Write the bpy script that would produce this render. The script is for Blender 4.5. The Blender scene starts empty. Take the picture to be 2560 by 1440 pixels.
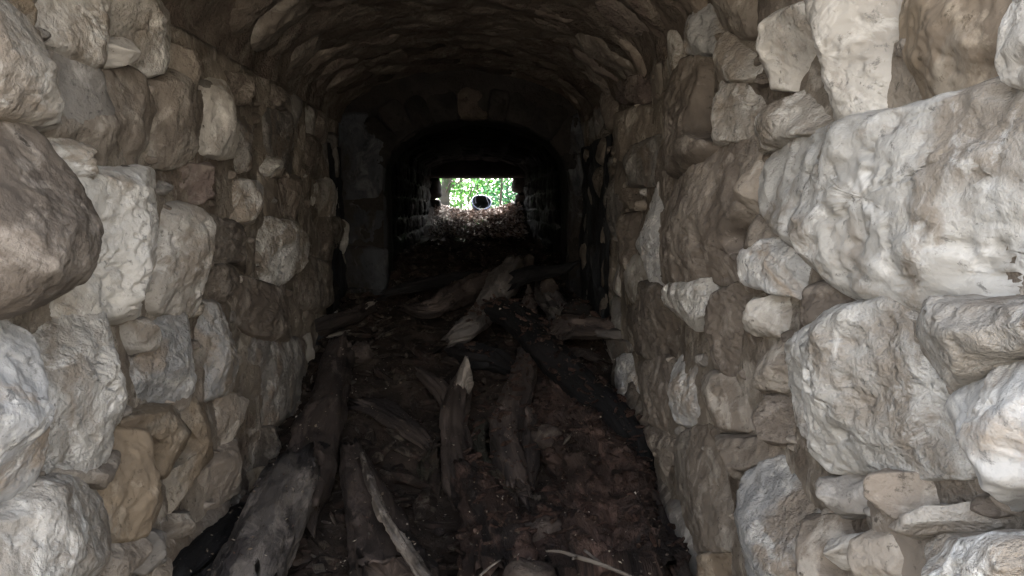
import bpy, math, random
import numpy as np
from mathutils import Matrix, Vector, Euler

SC = bpy.context.scene
COL = SC.collection
rnd = random.Random(7)

# ------------------------------------------------------------------ camera
F = 1828.0                                   # focal length in photo pixels (2560 wide)
cam_d = bpy.data.cameras.new('camera')
cam = bpy.data.objects.new('camera', cam_d)
COL.objects.link(cam)
cam_d.sensor_width = 36.0
cam_d.lens = 36.0 * F / 2560.0
cam_d.clip_start = 0.02
cam_d.clip_end = 2000
cam.location = (0, 0, 0)
cam.rotation_euler = (math.radians(90 - 6.24), 0, math.radians(-2.66))
SC.camera = cam
CR = np.array(cam.rotation_euler.to_matrix())

# ------------------------------------------------------------------ light
SUN_EL, SUN_ROT = 38.0, 5.0                # degrees; azimuth from +Y towards +X
world = bpy.data.worlds.new('World')
SC.world = world
world.use_nodes = True
wn = world.node_tree
sky = wn.nodes.new('ShaderNodeTexSky')
sky.sky_type = 'NISHITA'
sky.sun_disc = False
sky.sun_elevation = math.radians(SUN_EL)
sky.sun_rotation = math.radians(SUN_ROT)
sky.air_density = 1.0
sky.dust_density = 3.0
bg = wn.nodes['Background']
hs = wn.nodes.new('ShaderNodeHueSaturation')       # thin bright cloud: a paler sky than the clear one
hs.inputs['Saturation'].default_value = 0.36
wn.links.new(sky.outputs['Color'], hs.inputs['Color'])
wn.links.new(hs.outputs['Color'], bg.inputs['Color'])
bg.inputs['Strength'].default_value = 0.15
sun_d = bpy.data.lights.new('sun', 'SUN')
sun = bpy.data.objects.new('sun', sun_d)
COL.objects.link(sun)
sun_d.energy = 4.5
sun_d.angle = math.radians(0.5)
sun_d.color = (1.0, 0.97, 0.91)
az, el = math.radians(SUN_ROT), math.radians(SUN_EL)
sdir = Vector((math.sin(az) * math.cos(el), math.cos(az) * math.cos(el), math.sin(el)))
sun.rotation_euler = sdir.to_track_quat('Z', 'Y').to_euler()
sun.location = (-3, 6, 12)

SC.view_settings.view_transform = 'Standard'
SC.view_settings.look = 'None'
SC.view_settings.gamma = 1
SC.view_settings.exposure = 3.7
SC.view_settings.use_curve_mapping = False
SC.render.engine = 'CYCLES'
SC.cycles.use_denoising = True
SC.cycles.max_bounces = 8
SC.cycles.diffuse_bounces = 4
SC.cycles.caustics_reflective = False
SC.cycles.caustics_refractive = False

MOUTH = 0.53        # the near mouth of the passage, y
PORTAL = 3.8        # where the passage narrows
END = 9.8           # the far opening
XL, XR = -0.70, 0.55
ZS, ZC = 0.42, 0.70      # springing and crown of the outer vault
IL, IR = -0.485, 0.475
IZS, IZC = 0.17, 0.46    # inner vault

# ------------------------------------------------------------------ helpers
def ray(px, py):
    d = CR @ np.array([(px - 1280) / F, (720 - py) / F, -1.0])
    return d / np.linalg.norm(d)
def on_x(px, py, X):
    d = ray(px, py); return d * (X / d[0])
def on_y(px, py, Y):
    d = ray(px, py); return d * (Y / d[1])

def hash3(ix, iy, iz, seed):
    h = (ix.astype(np.int64) * 374761393 + iy.astype(np.int64) * 668265263 + iz.astype(np.int64) * 2147483647 + seed * 1274126177) & 0xffffffff
    h = ((h ^ (h >> 13)) * 1274126177) & 0xffffffff
    h = ((h ^ (h >> 16)) * 2246822519) & 0xffffffff
    return ((h ^ (h >> 15)) & 0xffff) / 65535.0 * 2 - 1
def vnoise(P, seed=0):
    i = np.floor(P).astype(np.int64); f = P - i
    u = f * f * f * (f * (f * 6 - 15) + 10)
    r = 0
    for dx in (0, 1):
        wx = u[:, 0] if dx else 1 - u[:, 0]
        for dy in (0, 1):
            wy = u[:, 1] if dy else 1 - u[:, 1]
            for dz in (0, 1):
                wz = u[:, 2] if dz else 1 - u[:, 2]
                r = r + wx * wy * wz * hash3(i[:, 0] + dx, i[:, 1] + dy, i[:, 2] + dz, seed)
    return r
def fbm(P, scale, octs=3, seed=0, gain=0.5):
    a, s, r, t = 1.0, scale, 0.0, 0.0
    for o in range(octs):
        r = r + a * vnoise(P * s + 17.3 * o, seed + o * 31); t += a
        a *= gain; s *= 2.03
    return r / t
def ridged(P, scale, octs=3, seed=0):
    a, s, r, t = 1.0, scale, 0.0, 0.0
    for o in range(octs):
        r = r + a * (1 - np.abs(vnoise(P * s + 9.7 * o, seed + o * 13)) * 2); t += a
        a *= 0.5; s *= 2.1
    return r / t

def mesh_obj(name, V, faces, mat, parent=None, origin=None, smooth=True):
    V = np.asarray(V, float)
    if origin is None:
        origin = V.mean(axis=0)
    me = bpy.data.meshes.new(name)
    me.from_pydata((V - origin).tolist(), [], faces)
    me.materials.append(mat)
    if smooth:
        me.polygons.foreach_set('use_smooth', [True] * len(me.polygons))
    me.update()
    o = bpy.data.objects.new(name, me)
    COL.objects.link(o)
    o.location = origin
    if parent is not None:
        o.parent = parent
        o.location = Vector(origin) - parent.location
    return o
def tag(o, label, cat, group=None):
    o['label'] = label; o['category'] = cat
    if group: o['group'] = group
    return o
def thing(name, label, cat, loc=(0, 0, 0), group=None):
    o = bpy.data.objects.new(name, None)
    COL.objects.link(o); o.location = loc; o.empty_display_size = 0.1
    return tag(o, label, cat, group)

# ------------------------------------------------------------------ materials
def new_mat(name):
    m = bpy.data.materials.new(name); m.use_nodes = True
    return m, m.node_tree.nodes, m.node_tree.links, m.node_tree.nodes['Principled BSDF']
def rocky(name, c1, c2, stain, bump=1.0, rough=0.85, crust=None, scale=1.0, stretch=(1, 1, 1), spec=0.3, attr=None):
    m, N, L, B = new_mat(name)
    tc = N.new('ShaderNodeTexCoord'); oi = N.new('ShaderNodeObjectInfo')
    mul = N.new('ShaderNodeVectorMath'); mul.operation = 'SCALE'; mul.inputs[0].default_value = (37, 53, 71)
    L.new(oi.outputs['Random'], mul.inputs['Scale'])
    add = N.new('ShaderNodeVectorMath'); add.operation = 'ADD'
    src = tc.outputs['Object']
    if attr:
        an = N.new('ShaderNodeAttribute'); an.attribute_name = attr; src = an.outputs['Vector']
    L.new(src, add.inputs[0]); L.new(mul.outputs[0], add.inputs[1])
    mp = N.new('ShaderNodeMapping'); mp.inputs['Scale'].default_value = stretch
    L.new(add.outputs[0], mp.inputs['Vector'])
    co = mp.outputs[0]
    def noise(s, d=5, dist=0.0, r=0.55):
        n = N.new('ShaderNodeTexNoise'); n.inputs['Scale'].default_value = s * scale
        n.inputs['Detail'].default_value = d; n.inputs['Roughness'].default_value = r
        n.inputs['Distortion'].default_value = dist
        L.new(co, n.inputs['Vector']); return n.outputs['Fac']
    def ramp(src, a, b):
        r = N.new('ShaderNodeMapRange'); r.inputs[1].default_value = a; r.inputs[2].default_value = b
        L.new(src, r.inputs[0]); return r.outputs[0]
    def mix(fac, a, b):
        x = N.new('ShaderNodeMix'); x.data_type = 'RGBA'
        L.new(fac, x.inputs[0])
        for k, v in ((6, a), (7, b)):
            if isinstance(v, tuple): x.inputs[k].default_value = (*v, 1)
            else: L.new(v, x.inputs[k])
        return x.outputs[2]
    c = mix(ramp(noise(5, 4, 0.6), 0.38, 0.62), c1, c2)
    c = mix(ramp(noise(4.0, 7, 1.0, 0.62), 0.50, 0.60), c, stain)
    if crust:
        c = mix(ramp(noise(11, 8, 0.8, 0.65), 0.53, 0.63), c, crust)
    # dirt specks and mottling
    c = mix(ramp(noise(48, 5, 0.4, 0.75), 0.58, 0.68), c, tuple(x * 0.4 for x in c1))
    hv = N.new('ShaderNodeHueSaturation')
    vr = N.new('ShaderNodeMapRange'); vr.inputs[3].default_value = 0.78; vr.inputs[4].default_value = 1.2
    L.new(oi.outputs['Random'], vr.inputs[0]); L.new(vr.outputs[0], hv.inputs['Value'])
    L.new(c, hv.inputs['Color'])
    L.new(hv.outputs[0], B.inputs['Base Color'])
    B.inputs['Roughness'].default_value = rough
    B.inputs['Specular IOR Level'].default_value = spec
    # relief: grain, pits and a few soft folds
    n1 = noise(34, 6, 0.25, 0.68)
    v = N.new('ShaderNodeTexVoronoi'); v.feature = 'F1'; v.inputs['Scale'].default_value = 75 * scale
    L.new(co, v.inputs['Vector'])
    pit = ramp(v.outputs['Distance'], 0.05, 0.38)
    a2 = N.new('ShaderNodeMath'); a2.operation = 'MULTIPLY_ADD'; a2.inputs[1].default_value = 0.12
    L.new(pit, a2.inputs[0]); L.new(n1, a2.inputs[2])
    b = N.new('ShaderNodeBump'); b.inputs['Distance'].default_value = 0.024 * bump; b.inputs['Strength'].default_value = 0.9
    mk = N.new('ShaderNodeMath'); mk.operation = 'MULTIPLY'
    L.new(a2.outputs[0], mk.inputs[0]); L.new(ramp(noise(4, 2, 0.5), 0.35, 0.65), mk.inputs[1])
    mk2 = N.new('ShaderNodeMath'); mk2.operation = 'MULTIPLY_ADD'; mk2.inputs[1].default_value = 0.3
    L.new(a2.outputs[0], mk2.inputs[0]); L.new(mk.outputs[0], mk2.inputs[2])
    vs = N.new('ShaderNodeMath'); vs.operation = 'MULTIPLY'
    fr = N.new('ShaderNodeMath'); fr.operation = 'MULTIPLY'; fr.inputs[1].default_value = 7.31
    fc_ = N.new('ShaderNodeMath'); fc_.operation = 'FRACT'
    L.new(oi.outputs['Random'], fr.inputs[0]); L.new(fr.outputs[0], fc_.inputs[0])
    sr = N.new('ShaderNodeMapRange'); sr.inputs[3].default_value = 0.3; sr.inputs[4].default_value = 1.25
    L.new(fc_.outputs[0], sr.inputs[0]); L.new(mk2.outputs[0], vs.inputs[0]); L.new(sr.outputs[0], vs.inputs[1])
    L.new(vs.outputs[0], b.inputs['Height']); L.new(b.outputs[0], B.inputs['Normal'])
    return m
M = {}
M['pale'] = rocky('pale_limestone', (0.42, 0.392, 0.352), (0.315, 0.288, 0.252), (0.24, 0.205, 0.168), 0.9, crust=(0.54, 0.515, 0.475))
M['white'] = rocky('crusted_limestone', (0.50, 0.48, 0.445), (0.40, 0.38, 0.345), (0.30, 0.26, 0.215), 1.15, crust=(0.64, 0.62, 0.585))
M['blue'] = rocky('blue_grey_limestone', (0.40, 0.392, 0.378), (0.30, 0.295, 0.287), (0.32, 0.27, 0.22), 1.1, crust=(0.55, 0.53, 0.495))
M['tan'] = rocky('tan_limestone', (0.225, 0.19, 0.155), (0.165, 0.138, 0.112), (0.285, 0.25, 0.21), 0.7, crust=(0.34, 0.305, 0.26))
M['brown'] = rocky('brown_limestone', (0.155, 0.128, 0.104), (0.10, 0.082, 0.067), (0.21, 0.18, 0.15), 1.0, crust=(0.27, 0.235, 0.20))
M['ochre'] = rocky('ochre_stained_limestone', (0.22, 0.172, 0.12), (0.155, 0.122, 0.09), (0.27, 0.235, 0.19), 0.7, crust=(0.30, 0.25, 0.19))
M['grey'] = rocky('grey_limestone', (0.20, 0.185, 0.167), (0.14, 0.128, 0.114), (0.175, 0.142, 0.113), 0.9, crust=(0.31, 0.29, 0.265))
M['red'] = rocky('reddish_limestone', (0.17, 0.13, 0.112), (0.125, 0.097, 0.084), (0.22, 0.185, 0.155), 0.9, crust=(0.24, 0.20, 0.17))
M['soot'] = rocky('sooty_stone', (0.20, 0.165, 0.134), (0.16, 0.131, 0.106), (0.17, 0.13, 0.11), 1.2, crust=(0.235, 0.20, 0.165), spec=.12)
M['soot_shade'] = rocky('shaded_sooty_stone', (0.075, 0.06, 0.048), (0.05, 0.04, 0.032), (0.08, 0.06, 0.05), 0.8, spec=.12)  # soot, darkened further in colour for shade at the vault's deep end
M['bounce'] = rocky('bounce_earth', (0.25, 0.23, 0.20), (0.18, 0.165, 0.14), (0.14, 0.12, 0.10), 1.0)  # pale earth chosen to reflect sunlight into the passage
M['dark'] = rocky('shade_dark_stone', (0.026, 0.023, 0.021), (0.015, 0.0135, 0.0125), (0.02, 0.017, 0.015), 0.9, spec=.08)  # stone colour lowered to paint in the deep passage's shade
M['black'] = rocky('shade_black_stone', (0.014, 0.0125, 0.0115), (0.009, 0.008, 0.0075), (0.012, 0.010, 0.009), 0.9, spec=.03)  # near-black colour stands in for the darkness beyond the arch
M['shaded'] = rocky('shaded_blue_plaster', (0.042, 0.045, 0.050), (0.017, 0.018, 0.020), (0.024, 0.021, 0.019), 1.8, stretch=(1, 1, 0.5), crust=(0.062, 0.062, 0.065), spec=.12)  # bluish plaster with the dimness of its depth painted in
M['mortar'] = rocky('clay_mortar', (0.24, 0.205, 0.165), (0.17, 0.142, 0.112), (0.14, 0.11, 0.085), 1.3, crust=(0.36, 0.32, 0.27))
M['mortar_dark'] = rocky('sooty_mortar', (0.19, 0.155, 0.125), (0.14, 0.113, 0.091), (0.16, 0.125, 0.10), 1.3, crust=(0.24, 0.205, 0.17), spec=.12)
M['soil'] = rocky('black_soil', (0.030, 0.0225, 0.0185), (0.017, 0.0135, 0.0115), (0.04, 0.03, 0.024), 1.3, rough=0.95, crust=(0.055, 0.043, 0.034), scale=1.3, spec=.1)
M['earth'] = rocky('woodland_earth', (0.07, 0.05, 0.038), (0.045, 0.034, 0.026), (0.09, 0.07, 0.05), 1.2, rough=0.95)
def wood(name, a, b, c, st=0.16, bump=0.8, rough=0.8):
    return rocky(name, a, b, c, bump, rough=rough, crust=tuple(x * 1.6 for x in a), scale=1.2, attr='wood_co', spec=.2)
M['log_grey'] = wood('grey_weathered_bark', (0.115, 0.102, 0.092), (0.072, 0.064, 0.059), (0.036, 0.032, 0.032))
M['log_brown'] = wood('brown_bark', (0.058, 0.045, 0.039), (0.036, 0.028, 0.024), (0.022, 0.018, 0.017))
M['log_red'] = wood('red_rotten_wood', (0.058, 0.037, 0.030), (0.032, 0.022, 0.018), (0.021, 0.0165, 0.015), bump=1.3)
M['log_black'] = wood('blackened_wood', (0.008, 0.0075, 0.008), (0.005, 0.005, 0.005), (0.012, 0.010, 0.010), bump=0.6)
M['log_pale'] = wood('split_pale_wood', (0.20, 0.175, 0.15), (0.115, 0.098, 0.084), (0.055, 0.045, 0.038), bump=1.2)
M['bark_flake'] = wood('lichened_bark', (0.045, 0.043, 0.032), (0.028, 0.026, 0.020), (0.055, 0.036, 0.026), bump=1.6)
M['rock_brown'] = rocky('brown_cobble', (0.062, 0.048, 0.041), (0.040, 0.031, 0.027), (0.035, 0.027, 0.024), 1.0, crust=(0.09, 0.075, 0.064), spec=.15)

# ------------------------------------------------------------------ shaped stones
def smooth_loop(poly, n, it=2, keep=0.22):
    P = np.asarray(poly, float)
    for _ in range(it):
        Q = np.roll(P, -1, axis=0)
        P = np.stack([P * (1 - keep) + Q * keep, P * keep + Q * (1 - keep)], axis=1).reshape(-1, 2)
    d = np.linalg.norm(np.roll(P, -1, axis=0) - P, axis=1)
    s = np.concatenate([[0], np.cumsum(d)]); T = s[-1]
    C = np.vstack([P, P[:1]])
    q = np.linspace(0, T, n, endpoint=False)
    return np.stack([np.interp(q, s, C[:, 0]), np.interp(q, s, C[:, 1])], axis=1)
def area_of(P):
    x, y = P[:, 0], P[:, 1]
    return 0.5 * abs(np.dot(x, np.roll(y, -1)) - np.dot(y, np.roll(x, -1)))
def centroid(P):
    x, y = P[:, 0], P[:, 1]; x1, y1 = np.roll(x, -1), np.roll(y, -1)
    c = x * y1 - x1 * y; A = c.sum() / 2
    if abs(A) < 1e-9: return P.mean(axis=0)
    return np.array([((x + x1) * c).sum(), ((y + y1) * c).sum()]) / (6 * A)
seed_n = [11]
def stone(poly, mapf, nrm, mat, parent, H=None, base=-0.03, nA=40, nR=12, grow=1.03, knob=1.0, facets=3, name='stone', k=3.2, tilt=None, rough_amp=1.0):
    """a rounded, faceted stone raised from the 2D outline; mapf(a, b, h) -> xyz; nrm(a, b) -> inward normal"""
    seed_n[0] += 1; sd = seed_n[0]; r = random.Random(sd * 7919)
    L = smooth_loop(poly, nA)
    c = centroid(L); A = area_of(L); s = math.sqrt(A)
    if H is None: H = min(0.085, 0.02 + 0.22 * s)
    L = c + (L - c) * grow
    ts = 1 - (1 - np.linspace(0, 1, nR + 1)[1:]) ** 1.6
    pts = [c[None, :]]; tt = [np.zeros(1)]
    for t in ts:
        pts.append(c + (L - c) * t); tt.append(np.full(nA, t))
    P = np.vstack(pts); T = np.concatenate(tt)
    prof = np.clip(1 - T ** k, 0, 1) ** 0.55
    h = base + (H - base) * prof
    rel = (P - c) / max(s, 1e-6)
    if tilt is None: tilt = (r.uniform(-.2, .2), r.uniform(-.16, .16))
    h = h + (rel[:, 0] * tilt[0] + rel[:, 1] * tilt[1]) * (H - base) * (1 - T ** 6)
    for _ in range(facets):
        a = r.uniform(0, 2 * math.pi); g = r.uniform(0.3, 1.5) * (H - base); off = r.uniform(0.86, 1.12) * (H - base)
        pl = base + off - g * np.clip((rel[:, 0] * math.cos(a) + rel[:, 1] * math.sin(a)) - 0.05, -1, 9)
        kk = 0.0028
        h = -kk * np.log(np.exp(-np.clip(h, -1, 1) / kk) + np.exp(-np.clip(pl, -1, 1) / kk))
    h = np.maximum(h, base)
    V = mapf(P[:, 0], P[:, 1], h)
    n = nrm(P[:, 0], P[:, 1])
    # outline and surface irregularity
    W = V + sd * 0.37
    amp = min(0.016, 0.07 * s)
    for ax in range(3):
        V[:, ax] += fbm(W, 1.1 / max(s, .04), 3, sd + ax * 101) * amp + fbm(W, 26, 3, sd + ax * 57, .6) * .006 * (ax != 0 or 1)
    e = np.clip(T, 0, 1)[:, None] ** 5
    hi = fbm(W, 20, 3, sd + 5, 0.6) * 0.006 * knob + (np.maximum(fbm(W, 9, 3, sd + 9), 0) * 0.018 + np.minimum(fbm(W, 48, 3, sd + 19, .6) + .1, 0) * 0.016) * (knob - 0.7) * rough_amp
    V += n * (hi * (1 - T ** 8))[:, None]
    faces = []
    for j in range(nA):
        faces.append((0, 1 + j, 1 + (j + 1) % nA))
    for i in range(nR - 1):
        a0 = 1 + i * nA; b0 = a0 + nA
        for j in range(nA):
            j2 = (j + 1) % nA
            faces.append((a0 + j, b0 + j, b0 + j2, a0 + j2))
    # consistent outward normals towards the room
    va, vb, vc = V[faces[0][0]], V[faces[0][1]], V[faces[0][2]]
    if np.dot(np.cross(vb - va, vc - va), n[0]) < 0:
        faces = [f[::-1] for f in faces]
    return mesh_obj(name, V, faces, mat, parent)

def wall_map(X, sgn):
    def mp(a, b, h):
        return np.stack([np.full_like(a, X) + sgn * h, a, b], axis=1)
    def nm(a, b):
        n = np.zeros((len(a), 3)); n[:, 0] = sgn; return n
    return mp, nm
def arch_frame(xl, xr, zs, zc):
    cx, ax, bz = (xl + xr) / 2, (xr - xl) / 2, zc - zs
    # arc-length table: b runs from 0 (left springing) to LEN (right springing)
    th = np.linspace(math.pi, 0, 400)
    x, z = cx + ax * np.cos(th), zs + bz * np.sin(th)
    s = np.concatenate([[0], np.cumsum(np.hypot(np.diff(x), np.diff(z)))])
    def at(b):
        t = np.interp(b, s, th)
        nx, nz = np.cos(t) / ax, np.sin(t) / bz
        l = np.hypot(nx, nz)
        return cx + ax * np.cos(t), zs + bz * np.sin(t), -nx / l, -nz / l
    def mp(a, b, h):
        X, Z, NX, NZ = at(b)
        return np.stack([X + NX * h, a, Z + NZ * h], axis=1)
    def nm(a, b):
        X, Z, NX, NZ = at(b)
        return np.stack([NX, np.zeros_like(NX), NZ], axis=1)
    return mp, nm, s[-1]
def sheet(name, mapf, nrm, a0, a1, b0, b1, na, nb, mat, parent, h=-0.03, amp=0.018, clipf=None):
    A, B = np.meshgrid(np.linspace(a0, a1, na), np.linspace(b0, b1, nb), indexing='ij')
    a, b = A.ravel(), B.ravel()
    V = mapf(a, b, np.full_like(a, h)); n = nrm(a, b)
    V += n * (fbm(V, 7, 5, 77) * amp)[:, None]
    faces = [(i * nb + j, i * nb + j + 1, (i + 1) * nb + j + 1, (i + 1) * nb + j) for i in range(na - 1) for j in range(nb - 1)]
    return mesh_obj(name, V, faces, mat, parent)
def inside(p, poly):
    x, y = p; c = False; n = len(poly)
    for i in range(n):
        x1, y1 = poly[i]; x2, y2 = poly[i - 1]
        if (y1 > y) != (y2 > y) and x < (x2 - x1) * (y - y1) / (y2 - y1) + x1: c = not c
    return c
def fill_cells(a0, a1, b0, b1, ch, cl, r, wob=0.3, taken=(), along='a'):
    """irregular coursed rubble over a rectangle: yields outlines"""
    out = []; b = b0
    while b < b1:
        h = r.uniform(*ch); a = a0 - r.uniform(0, cl[0])
        while a < a1:
            l = r.uniform(*cl)
            ca, cb = a + l / 2, b + h / 2
            if b < b1 and not any(inside((ca, cb), t) for t in taken):
                pts = []
                n = r.choice((7, 8, 9))
                ph = r.uniform(0, 6.28)
                for i in range(n):
                    t = ph + i * 2 * math.pi / n + r.uniform(-.2, .2)
                    cx, cy = math.cos(t), math.sin(t)
                    m = max(abs(cx), abs(cy)) ** 0.75
                    rr = (1 / m) * r.uniform(1 - wob * .5, 1 + wob * .35)
                    pts.append((ca + cx * rr * l * .5, cb + cy * rr * h * .5))
                out.append((pts, (ca, cb), l * h))
            a += l * 0.97
        b += h * 0.95
    return out

# ------------------------------------------------------------------ floor height (the passage floor climbs on rubble and leaf fall)
FY = [-3, 0.5, 1.5, 2.0, 2.5, 3.0, 3.8, 5.0, 7.0, 8.2, 9.3, 9.8, 10.6, 13, 18, 30, 300]
FZ = [-1.0, -0.99, -0.97, -0.92, -0.78, -0.61, -0.45, -0.37, -0.35, -0.35, -0.19, -0.07, -0.10, -0.35, -1.2, -3, -4]
def floor_z(x, y):
    x = np.asarray(x, float); y = np.asarray(y, float)
    z = np.interp(y, FY, FZ)
    w = np.clip((y - 7.5) / 2, 0, 1)
    z = z + w * np.clip(np.abs(x) - 0.1, 0, .6) ** 1.5 * 0.28 * np.where(y > 12, 0.2, 1)
    P = np.stack([x, y, np.zeros_like(x)], axis=-1).reshape(-1, 3)
    w2 = np.clip((6 - y) / 1.0, 0, 1) * np.clip(y - .6, 0, 1)
    return z + (fbm(P, 2.2, 4, 5) * 0.05 + fbm(P, 14, 3, 8) * 0.014).reshape(x.shape) + w2 * (ridged(P, 4.5, 4, 15) * .035).reshape(x.shape)
def on_floor(px, py, lift=0.0):
    d = ray(px, py); t = np.linspace(0.8, 14, 1400)
    Q = d[None, :] * t[:, None]
    z = floor_z(Q[:, 0], Q[:, 1]) + lift
    k = np.argmax(Q[:, 2] < z)
    return Q[k] if k > 0 else Q[-1]

# ------------------------------------------------------------------ the side walls: outlines of the stones as seen, laid onto the wall planes
LEFT = [
 ('ochre', .05, [(-60,-60),(85,-10),(125,30),(130,60),(100,90),(60,55),(0,10),(-60,-10)]),
 ('pale', .10, [(-120,-40),(0,10),(60,60),(130,120),(190,180),(215,215),(195,245),(165,262),(140,295),(60,310),(0,295),(-120,260)]),
 ('pale', .05, [(135,-40),(300,-40),(305,60),(315,110),(310,160),(250,168),(215,165),(170,130),(125,90),(110,60)]),
 ('pale', .075, [(280,95),(320,100),(314,160),(255,167),(246,130)]),
 ('pale', .07, [(300,-40),(410,-30),(435,50),(435,110),(415,170),(395,182),(350,170),(318,150),(320,100),(298,50)]),
 ('tan', .05, [(430,110),(490,130),(520,170),(525,215),(495,240),(455,200),(415,180),(420,150)]),
 ('tan', .045, [(190,190),(300,165),(350,180),(370,230),(400,290),(410,340),(395,380),(350,430),(325,400),(310,300),(290,260),(240,230)]),
 ('tan', .055, [(80,320),(150,300),(170,260),(235,250),(290,275),(310,330),(325,410),(340,430),(265,435),(265,400),(215,360),(110,330)]),
 ('tan', .06, [(375,215),(430,195),(470,205),(500,245),(510,300),(490,350),(480,400),(430,415),(400,400),(412,330),(390,270)]),
 ('pale', .065, [(520,235),(550,205),(575,230),(600,280),(608,330),(600,380),(560,395),(500,375),(487,340),(510,315),(515,265)]),
 ('grey', .04, [(600,280),(645,300),(650,410),(600,430),(560,400),(605,370)]),
 ('white', .07, [(70,335),(115,330),(180,355),(260,395),(265,415),(240,450),(190,452),(140,430),(115,400),(100,370)]),
 ('brown', .13, [(-180,250),(0,295),(40,320),(110,400),(160,510),(190,600),(165,680),(110,740),(50,770),(0,775),(-180,780)]),
 ('white', .085, [(160,440),(250,440),(340,435),(410,440),(425,520),(425,580),(410,640),(390,740),(330,790),(250,780),(180,750),(110,755),(165,690),(190,610),(180,520)]),
 ('pale', .075, [(430,540),(480,530),(520,570),(530,640),(528,720),(510,770),(470,780),(410,760),(395,720),(415,640),(425,580)]),
 ('red', .055, [(430,420),(500,415),(560,400),(590,440),(590,470),(555,480),(520,500),(490,520),(430,520),(425,470)]),
 ('blue', .065, [(590,460),(650,465),(685,495),(690,540),(650,555),(600,555),(560,540),(545,510),(560,490)]),
 ('brown', .05, [(515,540),(570,555),(620,580),(650,620),(660,670),(640,700),(600,660),(550,665),(530,650),(525,600)]),
 ('white', .07, [(620,565),(680,548),(740,555),(765,590),(760,650),(720,690),(700,710),(655,690),(660,640),(640,600)]),
 ('brown', .045, [(530,660),(590,665),(600,700),(580,745),(545,770),(525,740)]),
 ('brown', .05, [(600,700),(650,700),(720,740),(750,790),(745,840),(690,850),(640,830),(600,790),(590,740)]),
 ('tan', .055, [(700,700),(740,660),(780,650),(840,650),(850,690),(840,740),(800,780),(760,770),(730,730)]),
 ('grey', .03, [(680,265),(740,290),(755,350),(750,430),(715,435),(690,400),(670,330)]),
 ('white', .05, [(685,395),(720,395),(715,435),(680,445),(672,425)]),
 ('brown', .05, [(565,190),(620,180),(650,210),(640,255),(600,260),(575,235)]),
 ('brown', .05, [(650,215),(700,215),(735,250),(725,290),(690,265),(650,260)]),
 ('pale', .05, [(780,470),(830,450),(870,480),(875,530),(830,545),(800,540),(775,510)]),
 ('brown', .04, [(760,330),(800,320),(810,380),(790,450),(765,430)]),
 ('grey', .045, [(812,340),(850,330),(860,400),(840,450),(812,440),(815,380)]),
 ('brown', .05, [(750,540),(800,545),(850,540),(865,600),(850,650),(790,645),(765,600)]),
 ('white', .05, [(850,545),(872,560),(868,640),(850,620),(845,580)]),
 ('brown', .035, [(690,450),(770,440),(770,520),(745,550),(700,540),(690,490)]),
 ('white', .10, [(10,815),(60,795),(75,780),(180,757),(240,780),(310,820),(340,850),(355,890),(350,960),(335,1030),(305,1100),(240,1150),(150,1180),(95,1190),(65,1110),(95,1030),(60,1000),(75,920),(60,870),(20,830)]),
 ('blue', .12, [(-180,790),(0,815),(50,850),(75,890),(70,960),(60,1000),(90,1030),(100,1090),(85,1150),(90,1200),(60,1250),(0,1300),(-180,1350)]),
 ('pale', .06, [(345,800),(390,800),(410,830),(400,865),(360,880),(340,840)]),
 ('blue', .065, [(420,790),(470,790),(495,850),(500,940),(480,980),(430,1005),(370,1020),(340,1020),(355,950),(365,880),(405,860)]),
 ('blue', .06, [(500,770),(560,768),(600,790),(603,880),(595,960),(570,980),(510,985),(495,940),(497,860),(480,800)]),
 ('grey', .045, [(610,800),(690,850),(760,850),(770,900),(765,990),(720,1030),(680,1060),(640,1070),(600,990),(605,900)]),
 ('ochre', .06, [(330,1040),(420,1010),(470,1030),(485,1090),(470,1150),(410,1190),(400,1120),(370,1080),(320,1070)]),
 ('ochre', .06, [(440,1010),(500,995),(550,1010),(555,1060),(540,1120),(480,1200),(440,1280),(380,1310),(375,1290),(420,1190),(480,1140),(485,1060)]),
 ('ochre', .075, [(310,1075),(360,1080),(410,1140),(410,1200),(380,1300),(340,1340),(275,1330),(270,1250),(250,1180),(290,1130)]),
 ('tan', .05, [(560,990),(600,985),(628,1010),(615,1080),(550,1130),(545,1060)]),
 ('tan', .075, [(100,1185),(230,1150),(290,1130),(318,1160),(300,1200),(270,1230),(180,1215),(110,1205)]),
 ('pale', .12, [(85,1215),(180,1225),(250,1235),(265,1290),(250,1350),(235,1400),(220,1500),(0,1620),(-200,1620),(-200,1360),(0,1290),(50,1250)]),
 ('tan', .06, [(600,1100),(630,1130),(635,1170),(600,1220),(560,1260),(500,1280),(480,1260),(530,1180),(560,1130)]),
 ('brown', .05, [(640,1080),(720,1050),(710,1110),(680,1170),(650,1160),(620,1110)]),
 ('brown', .05, [(700,1010),(770,990),(760,1060),(730,1110),(710,1130)]),
 ('tan', .07, [(250,1340),(350,1330),(345,1460),(235,1500)]),
 ('grey', .07, [(350,1330),(400,1330),(430,1360),(420,1400),(380,1430),(345,1400)]),
 ('tan', .05, [(400,1300),(500,1270),(530,1260),(480,1330),(430,1345)]),
 ('grey', .06, [(590,1230),(650,1235),(640,1280),(620,1320),(595,1290)]),
 ('ochre', .04, [(640,1170),(700,1160),(680,1220),(650,1240),(610,1230)]),
]
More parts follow.
